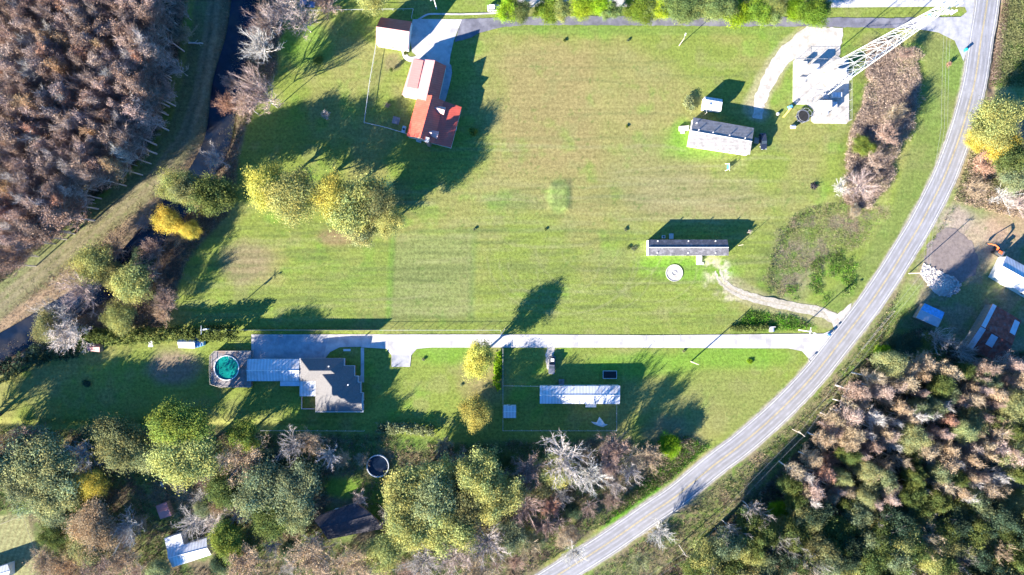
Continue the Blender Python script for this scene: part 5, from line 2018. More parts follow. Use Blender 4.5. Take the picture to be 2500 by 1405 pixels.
# --- single trees one can point to
T1 = [
    # px, py, r, h, kind, colour, label
    (652, 452, 46, 14, 'feather', 'yellow', 'feathery yellow tree at the left end of the row casting shadows over the farmhouse lawn'),
    (716, 478, 58, 15, 'feather', 'yellow-green', 'yellow-green tree second from the left in the row south of the farmhouse'),
    (812, 478, 44, 14, 'feather', 'yellow', 'yellow tree third from the left in the row south of the farmhouse'),
    (872, 500, 68, 16, 'round', 'yellow-green', 'big yellow-green tree at the right end of the row south of the farmhouse'),
    (878, 560, 40, 10, 'round', 'pale olive', 'pale green tree just below the big yellow-green one in the field'),
    (925, 495, 38, 16, 'feather', 'olive', 'olive tree at the far right behind the big yellow-green field tree'),
    (430, 455, 40, 15, 'feather', 'yellow-green', 'yellowish tree beside the canal where the grass track bends'),
    (470, 465, 40, 16, 'round', 'olive', 'olive tree between the yellowish and the green tree by the canal bend'),
    (522, 476, 50, 17, 'round', 'green', 'rounded green tree at the lawn edge beside the canal bend'),
    (520, 385, 32, 9, 'wide', 'bare whitish', 'pale bare tree over the canal water above the green canal trees'),
    (412, 540, 30, 13, 'feather', 'golden', 'vivid golden tree between canal and lawn'),
    (466, 561, 20, 11, 'feather', 'golden', 'slim vivid golden tree right of the larger golden one by the lawn'),
    (438, 575, 26, 7, 'wideleaf', 'tan', 'low tan tree beneath the two golden trees'),
    (222, 640, 44, 12, 'feather', 'yellow-green', 'yellow-green tree standing against the grass track at left'),
    (265, 670, 34, 11, 'round', 'olive', 'olive tree between the yellow-green track tree and the round yellow tree'),
    (322, 695, 48, 13, 'round', 'yellow-green', 'rounded yellow-green tree in the middle of the canal thicket'),
    (365, 668, 34, 11, 'wideleaf', 'bare brown', 'brown bare tree right of the rounded yellow-green canal tree'),
    (292, 775, 32, 10, 'feather', 'yellow-green', 'small yellow-green tree above the hedge left of the lawn'),
    (190, 708, 52, 13, 'wide', 'bare pinkish', 'pinkish bare tree between the grass track and the canal'),
    (125, 770, 46, 12, 'wide', 'bare grey', 'grey bare tree over the canal near the left edge'),
    (165, 815, 48, 12, 'wideleaf', 'bare whitish', 'pale bare tree above the rusty shed with some yellow leaves'),
    (112, 800, 34, 12, 'feather', 'olive', 'olive tree tangled with the grey bare trees at the left edge'),
    (275, 610, 36, 9, 'wide', 'bare brown', 'brown bare tree hanging over the canal in the thicket'),
    (375, 610, 34, 10, 'wideleaf', 'bare brown', 'dim brown tree between canal and lawn below the golden trees'),
    (408, 735, 34, 8, 'wideleaf', 'bare brown', 'low brown tree at the lawn corner above the hedge'),
    (400, 770, 24, 6, 'wideleaf', 'tan', 'small tan tree at the lawn corner above the hedge'),
    (345, 545, 24, 5, 'wideleaf', 'bare pinkish', 'small pinkish bush tree on the bank by the canal'),
    (345, 640, 30, 9, 'round', 'dark green', 'dark green tree in the shade of the canal thicket'),
    (690, 22, 64, 15, 'wide', 'bare pinkish', 'large pinkish bare tree at the top edge right of the canal'),
    (740, 55, 42, 12, 'wide', 'bare pinkish', 'pinkish bare tree right of the large one at the top edge'),
    (650, 60, 46, 13, 'wide', 'bare brown', 'brownish bare tree on the canal bank near the top edge'),
    (632, 112, 46, 16, 'wide', 'bare whitish', 'pale twisting bare tree leaning over the canal above the rust tinted one'),
    (622, 205, 42, 15, 'wide', 'bare pinkish', 'pinkish bare tree at the lawn edge below the pale twisting tree'),
    (648, 240, 40, 16, 'wide', 'bare pinkish', 'pinkish bare tree with visible trunk nearest the farmhouse lawn'),
    (560, 200, 22, 10, 'wideleaf', 'bare pinkish', 'small pink brown tree over the dark canal water'),
    (552, 252, 28, 11, 'wideleaf', 'rust', 'rust tinted tree over the canal, lowest of the pinkish group'),
    (600, 258, 34, 15, 'wideleaf', 'bare pinkish', 'pink brown tree beside the rust tinted tree over the canal'),
    (800, 4, 40, 12, 'wideleaf', 'bare brown', 'brown tree at the top edge above the pale fence line'),
    (905, -4, 34, 9, 'feather', 'yellow-green', 'yellow-green tree top cut by the top edge above the garage'),
    (1166, 878, 38, 11.5, 'tall', 'yellow', 'bright yellow tree beside the long driveway'),
    (1160, 1006, 34, 10, 'feather', (0.42, 0.37, 0.10), 'yellow olive tree between the lawn and the chain fenced yard'),
    (440, 1040, 60, 17, 'tall', 'bright green', 'tallest bright green tree standing over the lower left lawn edge'),
    (448, 1125, 70, 16, 'tall', 'yellow-green', 'broad yellow-green tree right below the tallest bright green tree'),
    (592, 1064, 36, 12, 'round', 'bright green', 'rounded bright green tree at the lawn edge below the pool house'),
    (600, 1120, 62, 11, 'wideleaf', 'tan', 'wide tan leafy tree below the rounded bright green tree'),
    (712, 1090, 40, 12, 'wide', 'bare grey', 'grey bare tree below the pool house'),
    (755, 1078, 36, 11, 'wideleaf', 'tan', 'tan tree between two grey bare trees below the pool house'),
    (802, 1114, 30, 10, 'wide', 'bare whitish', 'small pale bare tree above the shaded black roofed house'),
    (66, 1070, 44, 12, 'wideleaf', 'bare brown', 'reddish brown tree at the lower left edge of the long shadow'),
    (100, 1128, 78, 15, 'round', 'pale olive', 'wide pale olive tree by the left edge, largest of the lower left wood'),
    (60, 1170, 60, 14, 'round', 'sage', 'greyish green tree below the wide pale olive one at the left edge'),
    (135, 1205, 56, 13, 'round', 'pale olive', 'pale olive tree overlapping the wide one, nearer the garden plot'),
    (290, 1078, 62, 12, 'round', 'olive', 'olive tree left of the tallest bright green tree'),
    (340, 1105, 42, 10, 'feather', 'pale olive', 'pale green tree tucked against the tall yellow-green tree'),
    (205, 1115, 44, 11, 'wide', 'bare grey', 'grey bare tree between the two olive trees at lower left'),
    (222, 1182, 32, 10, 'feather', 'golden', 'golden yellow tree in the lower left wood'),
    (180, 1195, 26, 9, 'feather', 'yellow-green', 'small yellow-green tree next to the golden one at lower left'),
    (228, 1290, 50, 13, 'feather', 'orange-brown', 'orange olive tree right of the garden plot'),
    (210, 1330, 44, 11, 'round', 'olive', 'olive tree just south of the orange olive one'),
    (310, 1290, 44, 10, 'wide', 'bare grey', 'grey bare tree north west of the lower white building'),
    (130, 1250, 42, 9, 'round', 'sage', 'sage green tree above the garden plot corner'),
    (130, 1310, 30, 8, 'round', 'green', 'small green tree right of the garden plot'),
    (110, 1375, 42, 8, 'wideleaf', 'tan', 'tan tree by the bottom edge right of the garden plot'),
    (170, 1385, 44, 9, 'wideleaf', 'orange-brown', 'orange brown tree at the bottom edge right of the tan one'),
    (240, 1385, 46, 10, 'wideleaf', 'bare brown', 'brown bare tree at the bottom edge left of the lower white building'),
    (300, 1370, 40, 10, 'wideleaf', 'tan', 'pale brown tree at the bottom edge near the lower white building'),
    (385, 1395, 30, 7, 'round', 'pale olive', 'small pale green tree at the corner of the lower white building'),
    (555, 1318, 42, 12, 'round', 'bright green', 'bright green tree right of the lower white building'),
    (600, 1380, 56, 11, 'wideleaf', 'tan', 'tan leafy tree at the bottom edge below the bright green tree'),
    (545, 1195, 42, 11, 'round', 'green', 'green tree north east of the small tin shed'),
    (500, 1222, 34, 6, 'wide', 'bare grey', 'low grey thicket tree east of the small tin shed'),
    (470, 1275, 44, 6, 'wide', 'bare grey', 'low grey bare tree just above the lower white building'),
    (520, 1275, 36, 6, 'wide', 'bare whitish', 'low pale bare tree right above the lower white building'),
    (590, 1245, 36, 9, 'wide', 'bare grey', 'grey bare tree left of the dark green pair'),
    (640, 1195, 66, 13, 'round', 'sage', 'dull green tree, left of the pair above the black roofed house'),
    (725, 1195, 56, 13, 'round', 'sage', 'dull green tree, right of the pair above the black roofed house'),
    (660, 1265, 50, 12, 'round', 'green', 'green tree below the dull green pair'),
    (715, 1250, 42, 12, 'round', 'pale olive', 'pale olive tree at the west end of the black roofed house'),
    (680, 1120, 30, 9, 'round', 'dark green', 'dark green tree under the grey bare tree below the pool house'),
    (755, 1362, 62, 12, 'wideleaf', 'tan', 'wide tan tree at the bottom edge below the black roofed house'),
    (868, 1372, 50, 11, 'wideleaf', 'tan', 'tan tree at the bottom edge right of the wide tan one'),
    (938, 1345, 44, 11, 'feather', 'yellow-green', 'yellow-green tree at the bottom below the big grove'),
    (880, 1215, 22, 5, 'wide', 'bare pinkish', 'little pinkish bare tree between round abandoned pool and black roofed house'),
    (884, 1120, 20, 3, 'wideleaf', 'tan', 'straggly tan bush tree on the west rim of the abandoned pool'),
    (990, 1200, 60, 15, 'round', 'yellow-green', 'yellow-green tree at the west side of the big lower grove'),
    (1070, 1165, 46, 14, 'round', 'yellow-green', 'yellow-green tree at the north side of the big lower grove'),
    (1060, 1225, 62, 16, 'round', 'pale olive', 'pale green tree in the middle of the big lower grove'),
    (1165, 1160, 54, 16, 'round', 'yellow-green', 'yellow-green tree at the north east side of the big lower grove'),
    (1215, 1215, 54, 15, 'round', 'yellow-green', 'yellow-green tree at the east side of the big lower grove'),
    (1000, 1280, 56, 15, 'round', 'yellow-green', 'yellow-green tree at the south west side of the big lower grove'),
    (1095, 1290, 60, 15, 'round', 'yellow-green', 'yellow-green tree at the south side of the big lower grove'),
    (1150, 1235, 48, 14, 'round', 'olive', 'olive tree inside the east half of the big lower grove'),
    (1120, 1130, 36, 11, 'wideleaf', 'bare brown', 'brown tree on the north edge of the big lower grove'),
    (1030, 1370, 52, 12, 'wide', 'bare grey', 'grey bare tree at the bottom edge below the big lower grove'),
    (1110, 1365, 56, 13, 'wide', 'bare pinkish', 'pinkish grey bare tree at the bottom edge, middle of its group'),
    (1185, 1330, 56, 13, 'wide', 'bare grey', 'grey bare tree south east of the big lower grove'),
    (1160, 1390, 46, 12, 'wideleaf', 'tan', 'tan tree cut by the bottom edge left of the road'),
    (1255, 1310, 40, 11, 'round', 'sage', 'grey green tree between grove and road'),
    (1290, 1335, 28, 11, 'wide', 'tan', 'small tan bare tree near the road at the bottom'),
    (1385, 1310, 24, 6, 'feather', 'tan', 'little tan tree by the road edge at the bottom'),
    (1345, 1235, 32, 8, 'wideleaf', 'rust', 'rust coloured tree between the grove and the road'),
    (1375, 1118, 62, 14, 'wide', 'bare whitish', 'large whitish bare tree below the chain fenced yard'),
    (1350, 1150, 44, 10, 'round', 'yellow-green', 'yellow-green tree under the large whitish bare tree'),
    (1440, 1165, 46, 12, 'wide', 'bare whitish', 'whitish bare tree right of the large one below the fenced yard'),
    (1290, 1150, 44, 11, 'wideleaf', 'bare brown', 'dim brown tree left of the large whitish bare tree'),
    (1320, 1190, 34, 9, 'round', 'olive', 'olive tree lower left of the large whitish bare tree'),
    (1280, 1235, 50, 11, 'wide', 'bare brown', 'dark bare tree between the grove and the rust coloured tree'),
    (1500, 1090, 42, 11, 'wideleaf', 'bare brown', 'brown bare tree at the corner of the chain fenced yard'),
    (1545, 1120, 34, 8, 'wide', 'tan', 'pale tan bare tree right of the fenced yard corner'),
    (1585, 1115, 36, 8, 'wideleaf', 'tan', 'tan leafy tree at the right end of the wood by the lawn'),
    (1540, 1150, 30, 8, 'wide', 'bare whitish', 'small whitish bare tree near the road verge'),
    (1635, 1088, 28, 5, 'round', 'lime', 'lime green bush tree at the right end of the lawn edge wood'),
    (1490, 1140, 30, 8, 'wideleaf', 'bare pinkish', 'pinkish tree below the fenced yard corner'),
    (1400, 1352, 30, 13, 'wide', 'bare whitish', 'pale bare tree leaning over the road at the bottom'),
    (1335, 1285, 26, 12, 'wide', 'bare brown', 'brown bare tree with long shadow on the road, right of the rust coloured tree'),
    (1440, 1240, 24, 11, 'wide', 'bare brown', 'slender brown bare tree on the road bank above the weeds'),
    (1500, 1185, 24, 11, 'wide', 'bare grey', 'slender grey bare tree on the road bank nearest the lawn'),
    (1610, 1300, 34, 7, 'wide', 'bare whitish', 'pale bare tree on the far verge of the road at the bottom'),
    (1560, 1370, 30, 6, 'wideleaf', 'sage', 'grey green shrub tree on the far verge at the bottom'),
    (2432, 300, 52, 13, 'feather', 'yellow-green', 'yellow-green tree across the road near the right edge'),
    (2400, 300, 26, 9, 'feather', 'green', 'green tree on the road side of the yellow-green one at right'),
    (2440, 345, 40, 10, 'feather', 'golden', 'golden tree just below the yellow-green one near the right edge'),
    (2470, 385, 40, 11, 'round', 'green', 'green tree below the golden one near the right edge'),
    (2405, 400, 34, 7, 'wideleaf', 'rust', 'rust coloured tree beside the road left of the green one'),
    (2480, 430, 36, 10, 'round', 'sage', 'grey green tree at the right edge below the green one'),
    (2380, 345, 22, 6, 'feather', 'golden', 'small golden tree right at the road edge'),
    (2455, 480, 34, 5, 'wide', 'bare whitish', 'low pale brush tree above the excavator near the right edge'),
    (2380, 462, 28, 4, 'wideleaf', 'tan', 'low tan brush tree beside the road above the dirt yard'),
    (2490, 500, 30, 6, 'wide', 'bare pinkish', 'pinkish bare tree cut by the right edge above the excavator'),
    (2105, 452, 42, 6, 'wide', 'bare pinkish', 'pinkish bare tree at the lower end of the brush strip'),
    (2052, 458, 22, 5, 'wide', 'bare whitish', 'small whitish bare tree at the lower left of the brush strip'),
    (2112, 358, 24, 4, 'round', 'bright green', 'round bright green bush tree in the middle of the brush strip'),
    (2090, 515, 14, 2.2, 'round', 'tan', 'small tan bush at the top of the reed basin'),
    (2168, 330, 28, 9, 'wideleaf', 'bare brown', 'taller brown tree in the brush strip throwing shadow towards the road'),
    (2140, 392, 26, 8, 'wideleaf', 'bare brown', 'second taller brown tree in the brush strip below the bright green bush'),
    (2190, 275, 22, 7, 'wideleaf', 'tan', 'tan tree in the brush strip nearest the road bend'),
    (2215, 130, 22, 5, 'wideleaf', 'bare brown', 'brown bush tree at the top end of the brush strip under the tower'),
    (948, 535, 34, 13, 'feather', 'yellow-green', 'yellow-green tree at the lower right flank of the field tree row'),
    (2292, 830, 38, 9, 'wide', 'bare grey', 'grey bare tree just below the blue tarp shed'),
    (2352, 862, 38, 10, 'wide', 'bare grey', 'grey bare tree between blue tarp shed and old barn'),
    (2205, 860, 44, 6, 'round', 'dark green', 'dark green tree below the blue tarp shed'),
    (2262, 870, 44, 7, 'round', 'green', 'green tree at the top of the right hand wood'),
    (2160, 868, 26, 7, 'round', 'lime', 'lime green tree at the upper left tip of the right hand wood'),
    (2020, 1130, 34, 10, 'wideleaf', 'rust', 'rust coloured round tree in the shadowed edge of the right hand wood'),
    (1900, 1246, 24, 9, 'round', 'lime', 'vivid lime green tree at the lower left edge of the right hand wood'),
    (2060, 1255, 34, 11, 'wide', 'bare whitish', 'fan shaped whitish bare tree in the lower right wood'),
]
for (px, py, r_, h, kd, c_, lb) in T1:
    nm = {'feather': 'leafy_tree', 'round': 'leafy_tree', 'tall': 'leafy_tree', 'wide': 'bare_tree', 'wideleaf': 'autumn_tree'}[kd]
    tree(px, py, r_, h, kd, c_, nm, lb, 'tree')

for i, (px, py, r_, h, kd, c_) in enumerate([(-70, 1030, 60, 17, 'round', 'olive'), (-150, 1090, 50, 14, 'wideleaf', 'bare brown'), (-60, 1140, 60, 16, 'round', 'sage'),
        (-120, 1230, 60, 17, 'wideleaf', 'bare brown')]):  # unseen trees added to throw shadow onto the lower left lawn
    tree(px, py, r_, h, kd, c_, 'leafy_tree', '%s tree added unseen past the left edge for shade, number %s counted from the hedge' % (c_, ['one', 'two', 'three', 'four', 'five', 'six', 'seven', 'eight'][i]), 'tree', 'unseen shade trees added past the left edge')
# roadside tree row along the top
ROW = [(1240, 22, 26), (1266, 28, 20), (1338, 20, 28), (1372, 24, 22), (1424, 20, 24), (1470, 16, 22), (1496, 24, 20), (1562, 26, 32), (1594, 8, 30), (1626, 20, 26), (1656, 6, 30),
       (1682, 24, 30), (1716, 8, 32), (1742, 26, 24), (1770, 10, 30), (1800, 26, 30), (1832, 6, 30), (1858, 24, 28), (1890, 30, 26), (1888, 2, 24), (1946, 20, 28), (1968, 4, 28), (1992, 34, 26), (2010, 12, 22)]
for i_, (px, py, r_) in enumerate(ROW):
    c_ = [(0.25, 0.38, 0.025), (0.20, 0.31, 0.04), (0.30, 0.38, 0.03), (0.18, 0.24, 0.08), (0.26, 0.32, 0.10)][(i_ * 3) % 5 if py > 12 else 3 + i_ % 2]
    tree(px + RT_.uniform(-6, 6), py + RT_.uniform(-4, 4), r_ * RT_.uniform(1.0, 1.35), RT_.uniform(5.0, 8.5), ('round', 'feather', 'round')[i_ % 3], c_, 'roadside_tree', '%s from the left of the bushy green trees in the row along the top drive' % ORD[i_], 'tree', 'green trees in a row along the top drive', jit=.15)

# --- woods: jittered rows so each tree can be counted to
def wood(poly, x0, x1, y0, y1, dx, dy, pick, hrange, place, grp, avoid=()):
    row = 0
    y = y0
    while y < y1:
        n = 0
        x = x0 + (row % 2) * dx * .5
        any_ = False
        while x < x1:
            px, py = x + RT_.uniform(-.42, .42) * dx, y + RT_.uniform(-.36, .36) * dy
            x += dx
            ok = inside(np.array([px]), np.array([py]), poly)[0] and not any(math.hypot(px - a, py - b) < r for a, b, r in avoid)
            if not ok or px < -25 or px > 2525 or py < -25 or py > 1432:
                continue
            kd, c_, r_ = pick(px, py)
            h = RT_.uniform(*hrange)
            vis = -5 < px < 2505 and -5 < py < 1410
            desc = {'slim': 'tall bare tree', 'slimleaf': 'withered tree', 'wide': 'bare tree', 'wideleaf': 'thin leaved tree',
                    'round': 'leafy tree', 'feather': 'leafy tree', 'tall': 'leafy tree'}[kd]
            cn = c_.replace('bare ', '')
            lb = '%s %s, %s from left in %s row of %s' % (cn, desc, ORD[min(n, 25)], ORD[min(row, 25)], place)
            nm = 'bare_tree' if kd in ('slim', 'wide') else 'autumn_tree' if 'leaf' in kd else 'leafy_tree'
            tree(px, py, r_, h, kd, c_, nm, lb, 'tree', grp)
            n += 1
            any_ = True
        if any_:
            row += 1
        y += dy


def pick_left(px, py):
    u = RT_.random()
    edge = seg_dist(np.array([px]), np.array([py]), WOOD_L[1:10])[0]
    r_ = RT_.choice([24, 28, 31, 35, 40]) * RT_.uniform(.9, 1.1)
    if edge < 85 and u < .14:
        return 'slim', 'bare whitish', r_
    if u < .14:
        return 'slim', 'bare grey', r_
    if u < .36:
        return 'slimleaf', 'bare pinkish', r_
    if u < .55:
        return 'slim', 'bare brown', r_
    if u < .84:
        return 'slimleaf', 'bare brown', r_
    if u < .90:
        return 'slimleaf', 'orange-brown', r_
    if u < .955:
        return 'slimleaf', 'rust', r_
    return 'slimleaf', 'bare pinkish', r_


WL2 = [(-60, -60), (425, -60), (402, 0), (392, 120), (360, 215), (345, 305), (305, 370), (175, 490), (115, 545), (0, 640), (-60, 690)]
wood(WL2, -20, 500, -15, 690, 32, 30, pick_left, (20, 24), 'the upper left wood', 'trees of the upper left wood')


EDGE_L = [(438, 20), (418, 55), (436, 92), (410, 128), (425, 160), (392, 190), (404, 225), (378, 262), (384, 300), (350, 328), (338, 368), (300, 392), (272, 430), (236, 452), (205, 486), (160, 512), (128, 548), (84, 584), (40, 628)]
for i_, (px, py) in enumerate(EDGE_L):
    kd = ('wideleaf', 'wide', 'wideleaf')[i_ % 3]
    c_ = ('bare brown', 'bare pinkish', 'tan', 'bare brown', 'bare grey')[i_ % 5]
    tree(px + RT_.uniform(-8, 8), py + RT_.uniform(-8, 8), RT_.uniform(18, 32), RT_.uniform(6, 11), kd, c_, 'bare_tree' if kd == 'wide' else 'autumn_tree',
         'low %s tree on the fringe of the upper left wood, %s down from the top' % (c_.replace('bare ', ''), ORD[i_]), 'tree', 'low trees fringing the upper left wood')


def pick_right(px, py):
    u = RT_.random()
    low = py > 1235 + (px - 2100) * -.05
    edge = px < 2080 - (py - 1000) * .9
    if low or (edge and py > 1150):
        if u < .26:
            return 'round', 'olive', RT_.uniform(30, 42)
        if u < .48:
            return 'round', 'green', RT_.uniform(28, 40)
        if u < .62:
            return 'feather', 'yellow-green', RT_.uniform(26, 38)
        if u < .74:
            return 'round', 'dark green', RT_.uniform(28, 38)
        if u < .84:
            return 'wideleaf', 'tan', RT_.uniform(26, 36)
        if u < .92:
            return 'wide', 'bare grey', RT_.uniform(26, 36)
        return 'round', 'sage', RT_.uniform(28, 38)
    r_ = RT_.choice([18, 21, 24, 27, 30, 36]) * RT_.uniform(.9, 1.1)
    if u < .10:
        return 'slim', 'bare whitish', r_
    if u < .24:
        return 'slim', 'tan', r_
    if u < .46:
        return 'slimleaf', 'tan', r_
    if u < .58:
        return 'slimleaf', 'bare pinkish', r_
    if u < .66:
        return 'slimleaf', 'bare brown', r_
    if u < .77:
        return 'feather', 'pale olive', r_
    if u < .80:
        return 'slimleaf', 'rust', r_
    if u < .88:
        return 'round', 'green', RT_.uniform(20, 27)
    if u < .93:
        return 'round', 'sage', RT_.uniform(22, 30)
    return 'slimleaf', 'bare brown', r_


WR2 = [(2125, 905), (2180, 880), (2290, 885), (2400, 895), (2560, 870), (2560, 1480), (1640, 1480), (1700, 1390), (1790, 1300), (1870, 1215), (1990, 1090), (2070, 985)]
wood(WR2, 1640, 2530, 885, 1440, 38, 34, pick_right, (14, 19), 'the right hand wood', 'trees of the right hand wood', avoid=((2020, 1130, 30), (1900, 1246, 26), (2060, 1255, 28)))

# undergrowth trees beneath the lower left woods, filling between the single trees
TB = [(a[0], a[1], a[2] * .62) for a in T1]
TB += [(922, 1139, 60), (850, 1270, 75), (405, 1250, 40), (460, 1345, 75), (835, 1190, 50), (990, 1085, 60), (30, 1320, 100), (360, 1150, 45), (320, 1210, 60), (400, 1200, 40), (930, 1230, 30)]


def pick_low(px, py):
    return RT_.choice([('wideleaf', 'bare brown', 24), ('wide', 'bare grey', 26), ('round', 'dark green', 22), ('round', 'green', 20), ('wideleaf', 'tan', 22), ('round', 'sage', 22), ('wide', 'bare brown', 26)])


wood([(-30, 1060), (640, 1066), (900, 1075), (1250, 1085), (1560, 1090), (1590, 1130), (1480, 1240), (1330, 1340), (1260, 1430), (-30, 1430)],
     -10, 1600, 1070, 1430, 58, 52, pick_low, (5, 8.5), 'the low lower wood', 'low trees filling the lower wood', avoid=TB)


# hedges ------------------------------------------------------------
def hedge(label, pts, wpx, h, colour, seed, n_per=9, name='hedge', cat='hedge', leaf=.2):
    rs = np.random.RandomState(seed)
    P = [G(*p) for p in pts]
    root = thing(name, label, cat, (P[0].x, P[0].y, 0))
    cc, cl = [], []
    for a, b in zip(P[:-1], P[1:]):
        L_ = (b - a).length
        d = (b - a).normalized()
        nn = np.array([-d.y, d.x, 0])
        k = int(L_ * n_per)
        t = rs.rand(k)
        lat = rs.uniform(-1, 1, k)
        hh = h * (.75 + .35 * NZ[2].at(np.array(t * L_ / 2.0), np.full(k, 3.3 + seed)))
        zz = hh * (1 - .45 * lat ** 2) * rs.uniform(.25, 1, k) ** .5
        c = np.array([a.x, a.y, 0]) + t[:, None] * np.array([b.x - a.x, b.y - a.y, 0]) + nn * (lat * wpx * S * .5)[:, None]
        c[:, 2] = zz
        cc.append(c)
    cc = np.concatenate(cc)
    per = 22
    v = rs.uniform(.55, 1.4, len(cc))
    c = np.repeat(cc, per, 0) + rs.randn(len(cc) * per, 3) * .33
    c[:, 2] = np.abs(c[:, 2])
    nr = rs.randn(len(c), 3) + np.array([0, 0, .6])
    nr /= np.linalg.norm(nr, axis=1)[:, None]
    Q = quads_from(c, nr, leaf * rs.uniform(.6, 1.3, len(c)), rs)
    vv = np.repeat(v, per) * rs.uniform(.8, 1.25, len(c))
    col = np.repeat(np.stack([vv, vv, vv], 1), 4, 0)
    Q = Q - np.array([root.location.x, root.location.y, 0])
    me = np_mesh('foliage', Q, np.arange(len(Q)), 4, M['leaf'], col)
    o = bpy.data.objects.new('foliage', me)
    C.objects.link(o)
    o.parent = root
    o.color = (*COL[colour], 1)


hedge('long tall dark green hedge between the canal thicket and the pool house drive', [(205, 815), (300, 825), (430, 815), (590, 812)], 34, 4.4, 'green', 1, 12)
hedge('dark green hedge running down to the left edge above the shaded lawn', [(200, 848), (110, 860), (50, 890), (-20, 925)], 46, 4.0, 'dark green', 2, 10)
hedge('bright green hedge strip beside the chain fence above the yellow olive tree', [(1217, 860), (1213, 950)], 12, 1.6, 'lime', 3, 8)
hedge('low green hedge at the lawn end above the abandoned pool', [(922, 1042), (990, 1046), (1060, 1050)], 22, 2.0, 'sage', 4, 9)
hedge('weedy green bank beside the culvert above the long driveway', [(1785, 802), (1875, 800)], 9, .8, 'green', 5, 9, 'weed_bank', 'weeds', .12)

# small shrubs and saplings on the lawns
SH = [(1682, 252, 16, 1.6, 'bush', 'pale olive', 'pale round bush on the lawn left of the small barn shed'),
      (1548, 607, 6.5, 0.48, 'bush', 'sage', 'small pale round shrub west of the narrow dark roofed mobile home'),
      (1534, 606, 5, .6, 'bush', 'green', 'tiny green tuft left of the small pale round shrub'),
      (1156, 323, 11, 2.6, 'bush', 'bright green', 'bright sapling east of the farmhouse with a long shadow'),
      (955, 172, 5, 2.0, 'bush', 'green', 'little conifer sapling on the lawn west of the farmhouse wing'),
      (777, 147, 11, .9, 'bush', 'bright green', 'low bright shrub on the lawn west of the garage'),
      (797, 281, 11, 2.2, 'shrub', 'bare whitish', 'small whitish bare sapling on the lawn shaded by the yellow trees'),
      (1034, 878, 4.3, 0.54, 'bush', 'sage', 'small stub of a shrub right of the square parking spur'),
      (1831, 883, 6.5, 0.54, 'bush', 'lime', 'small lime tuft on the lawn below the long driveway'),
      (1378, 99, 3.6, 0.54, 'bush', 'green', 'leftmost of the small stake shrubs at the top of the dry field'),
      (1533, 99, 3.6, 0.54, 'bush', 'sage', 'small stake shrub at the top of the dry field left of the lamp pole'),
      (1531, 309, 3.6, 0.48, 'bush', 'bright green', 'lone small shrub in the middle of the dry field'),
      (1332, 561, 3.6, 0.48, 'bush', 'green', 'middle one of three small shrubs in a line below the grassy mound'),
      (1527, 561, 4.3, 0.54, 'bush', 'sage', 'rightmost of three small shrubs in a line below the grassy mound'),
      (1158, 560, 3.6, 0.6, 'bush', 'sage', 'leftmost of three small shrubs in a line, at the corner of the sunken square'),
      (1669, 858, 3.6, 0.48, 'bush', 'pale olive', 'tiny pale shrub beside the long driveway near the bare pole'),
      (1126, 941, 4, .4, 'bush', 'pale olive', 'tiny pale clump on the lawn left of the yellow olive tree'),
      (2316, 158, 7, 1.1, 'shrub', 'rust', 'small reddish shrub on the verge under the overhead wires'),
      (212, 937, 10, 1.0, 'bush', 'dark green', 'dark low shrub in the shaded lower left lawn'),
      (945, 258, 7, .6, 'shrub', 'tan', 'small tan shrub on the farmhouse lawn above the picnic table'),
      (1830, 566, 5, 1.0, 'shrub', 'bare whitish', 'small pale shrub at the tip of the meter pole shadow'),
      (990, 130, 5, .6, 'bush', 'green', 'small bush in the curved bed between garage and farmhouse')]
for px, py, r_, h, kd, c_, lb in SH:
    tree(px, py, r_, h, kd, c_, 'shrub', lb, 'shrub', cfrac=.5)


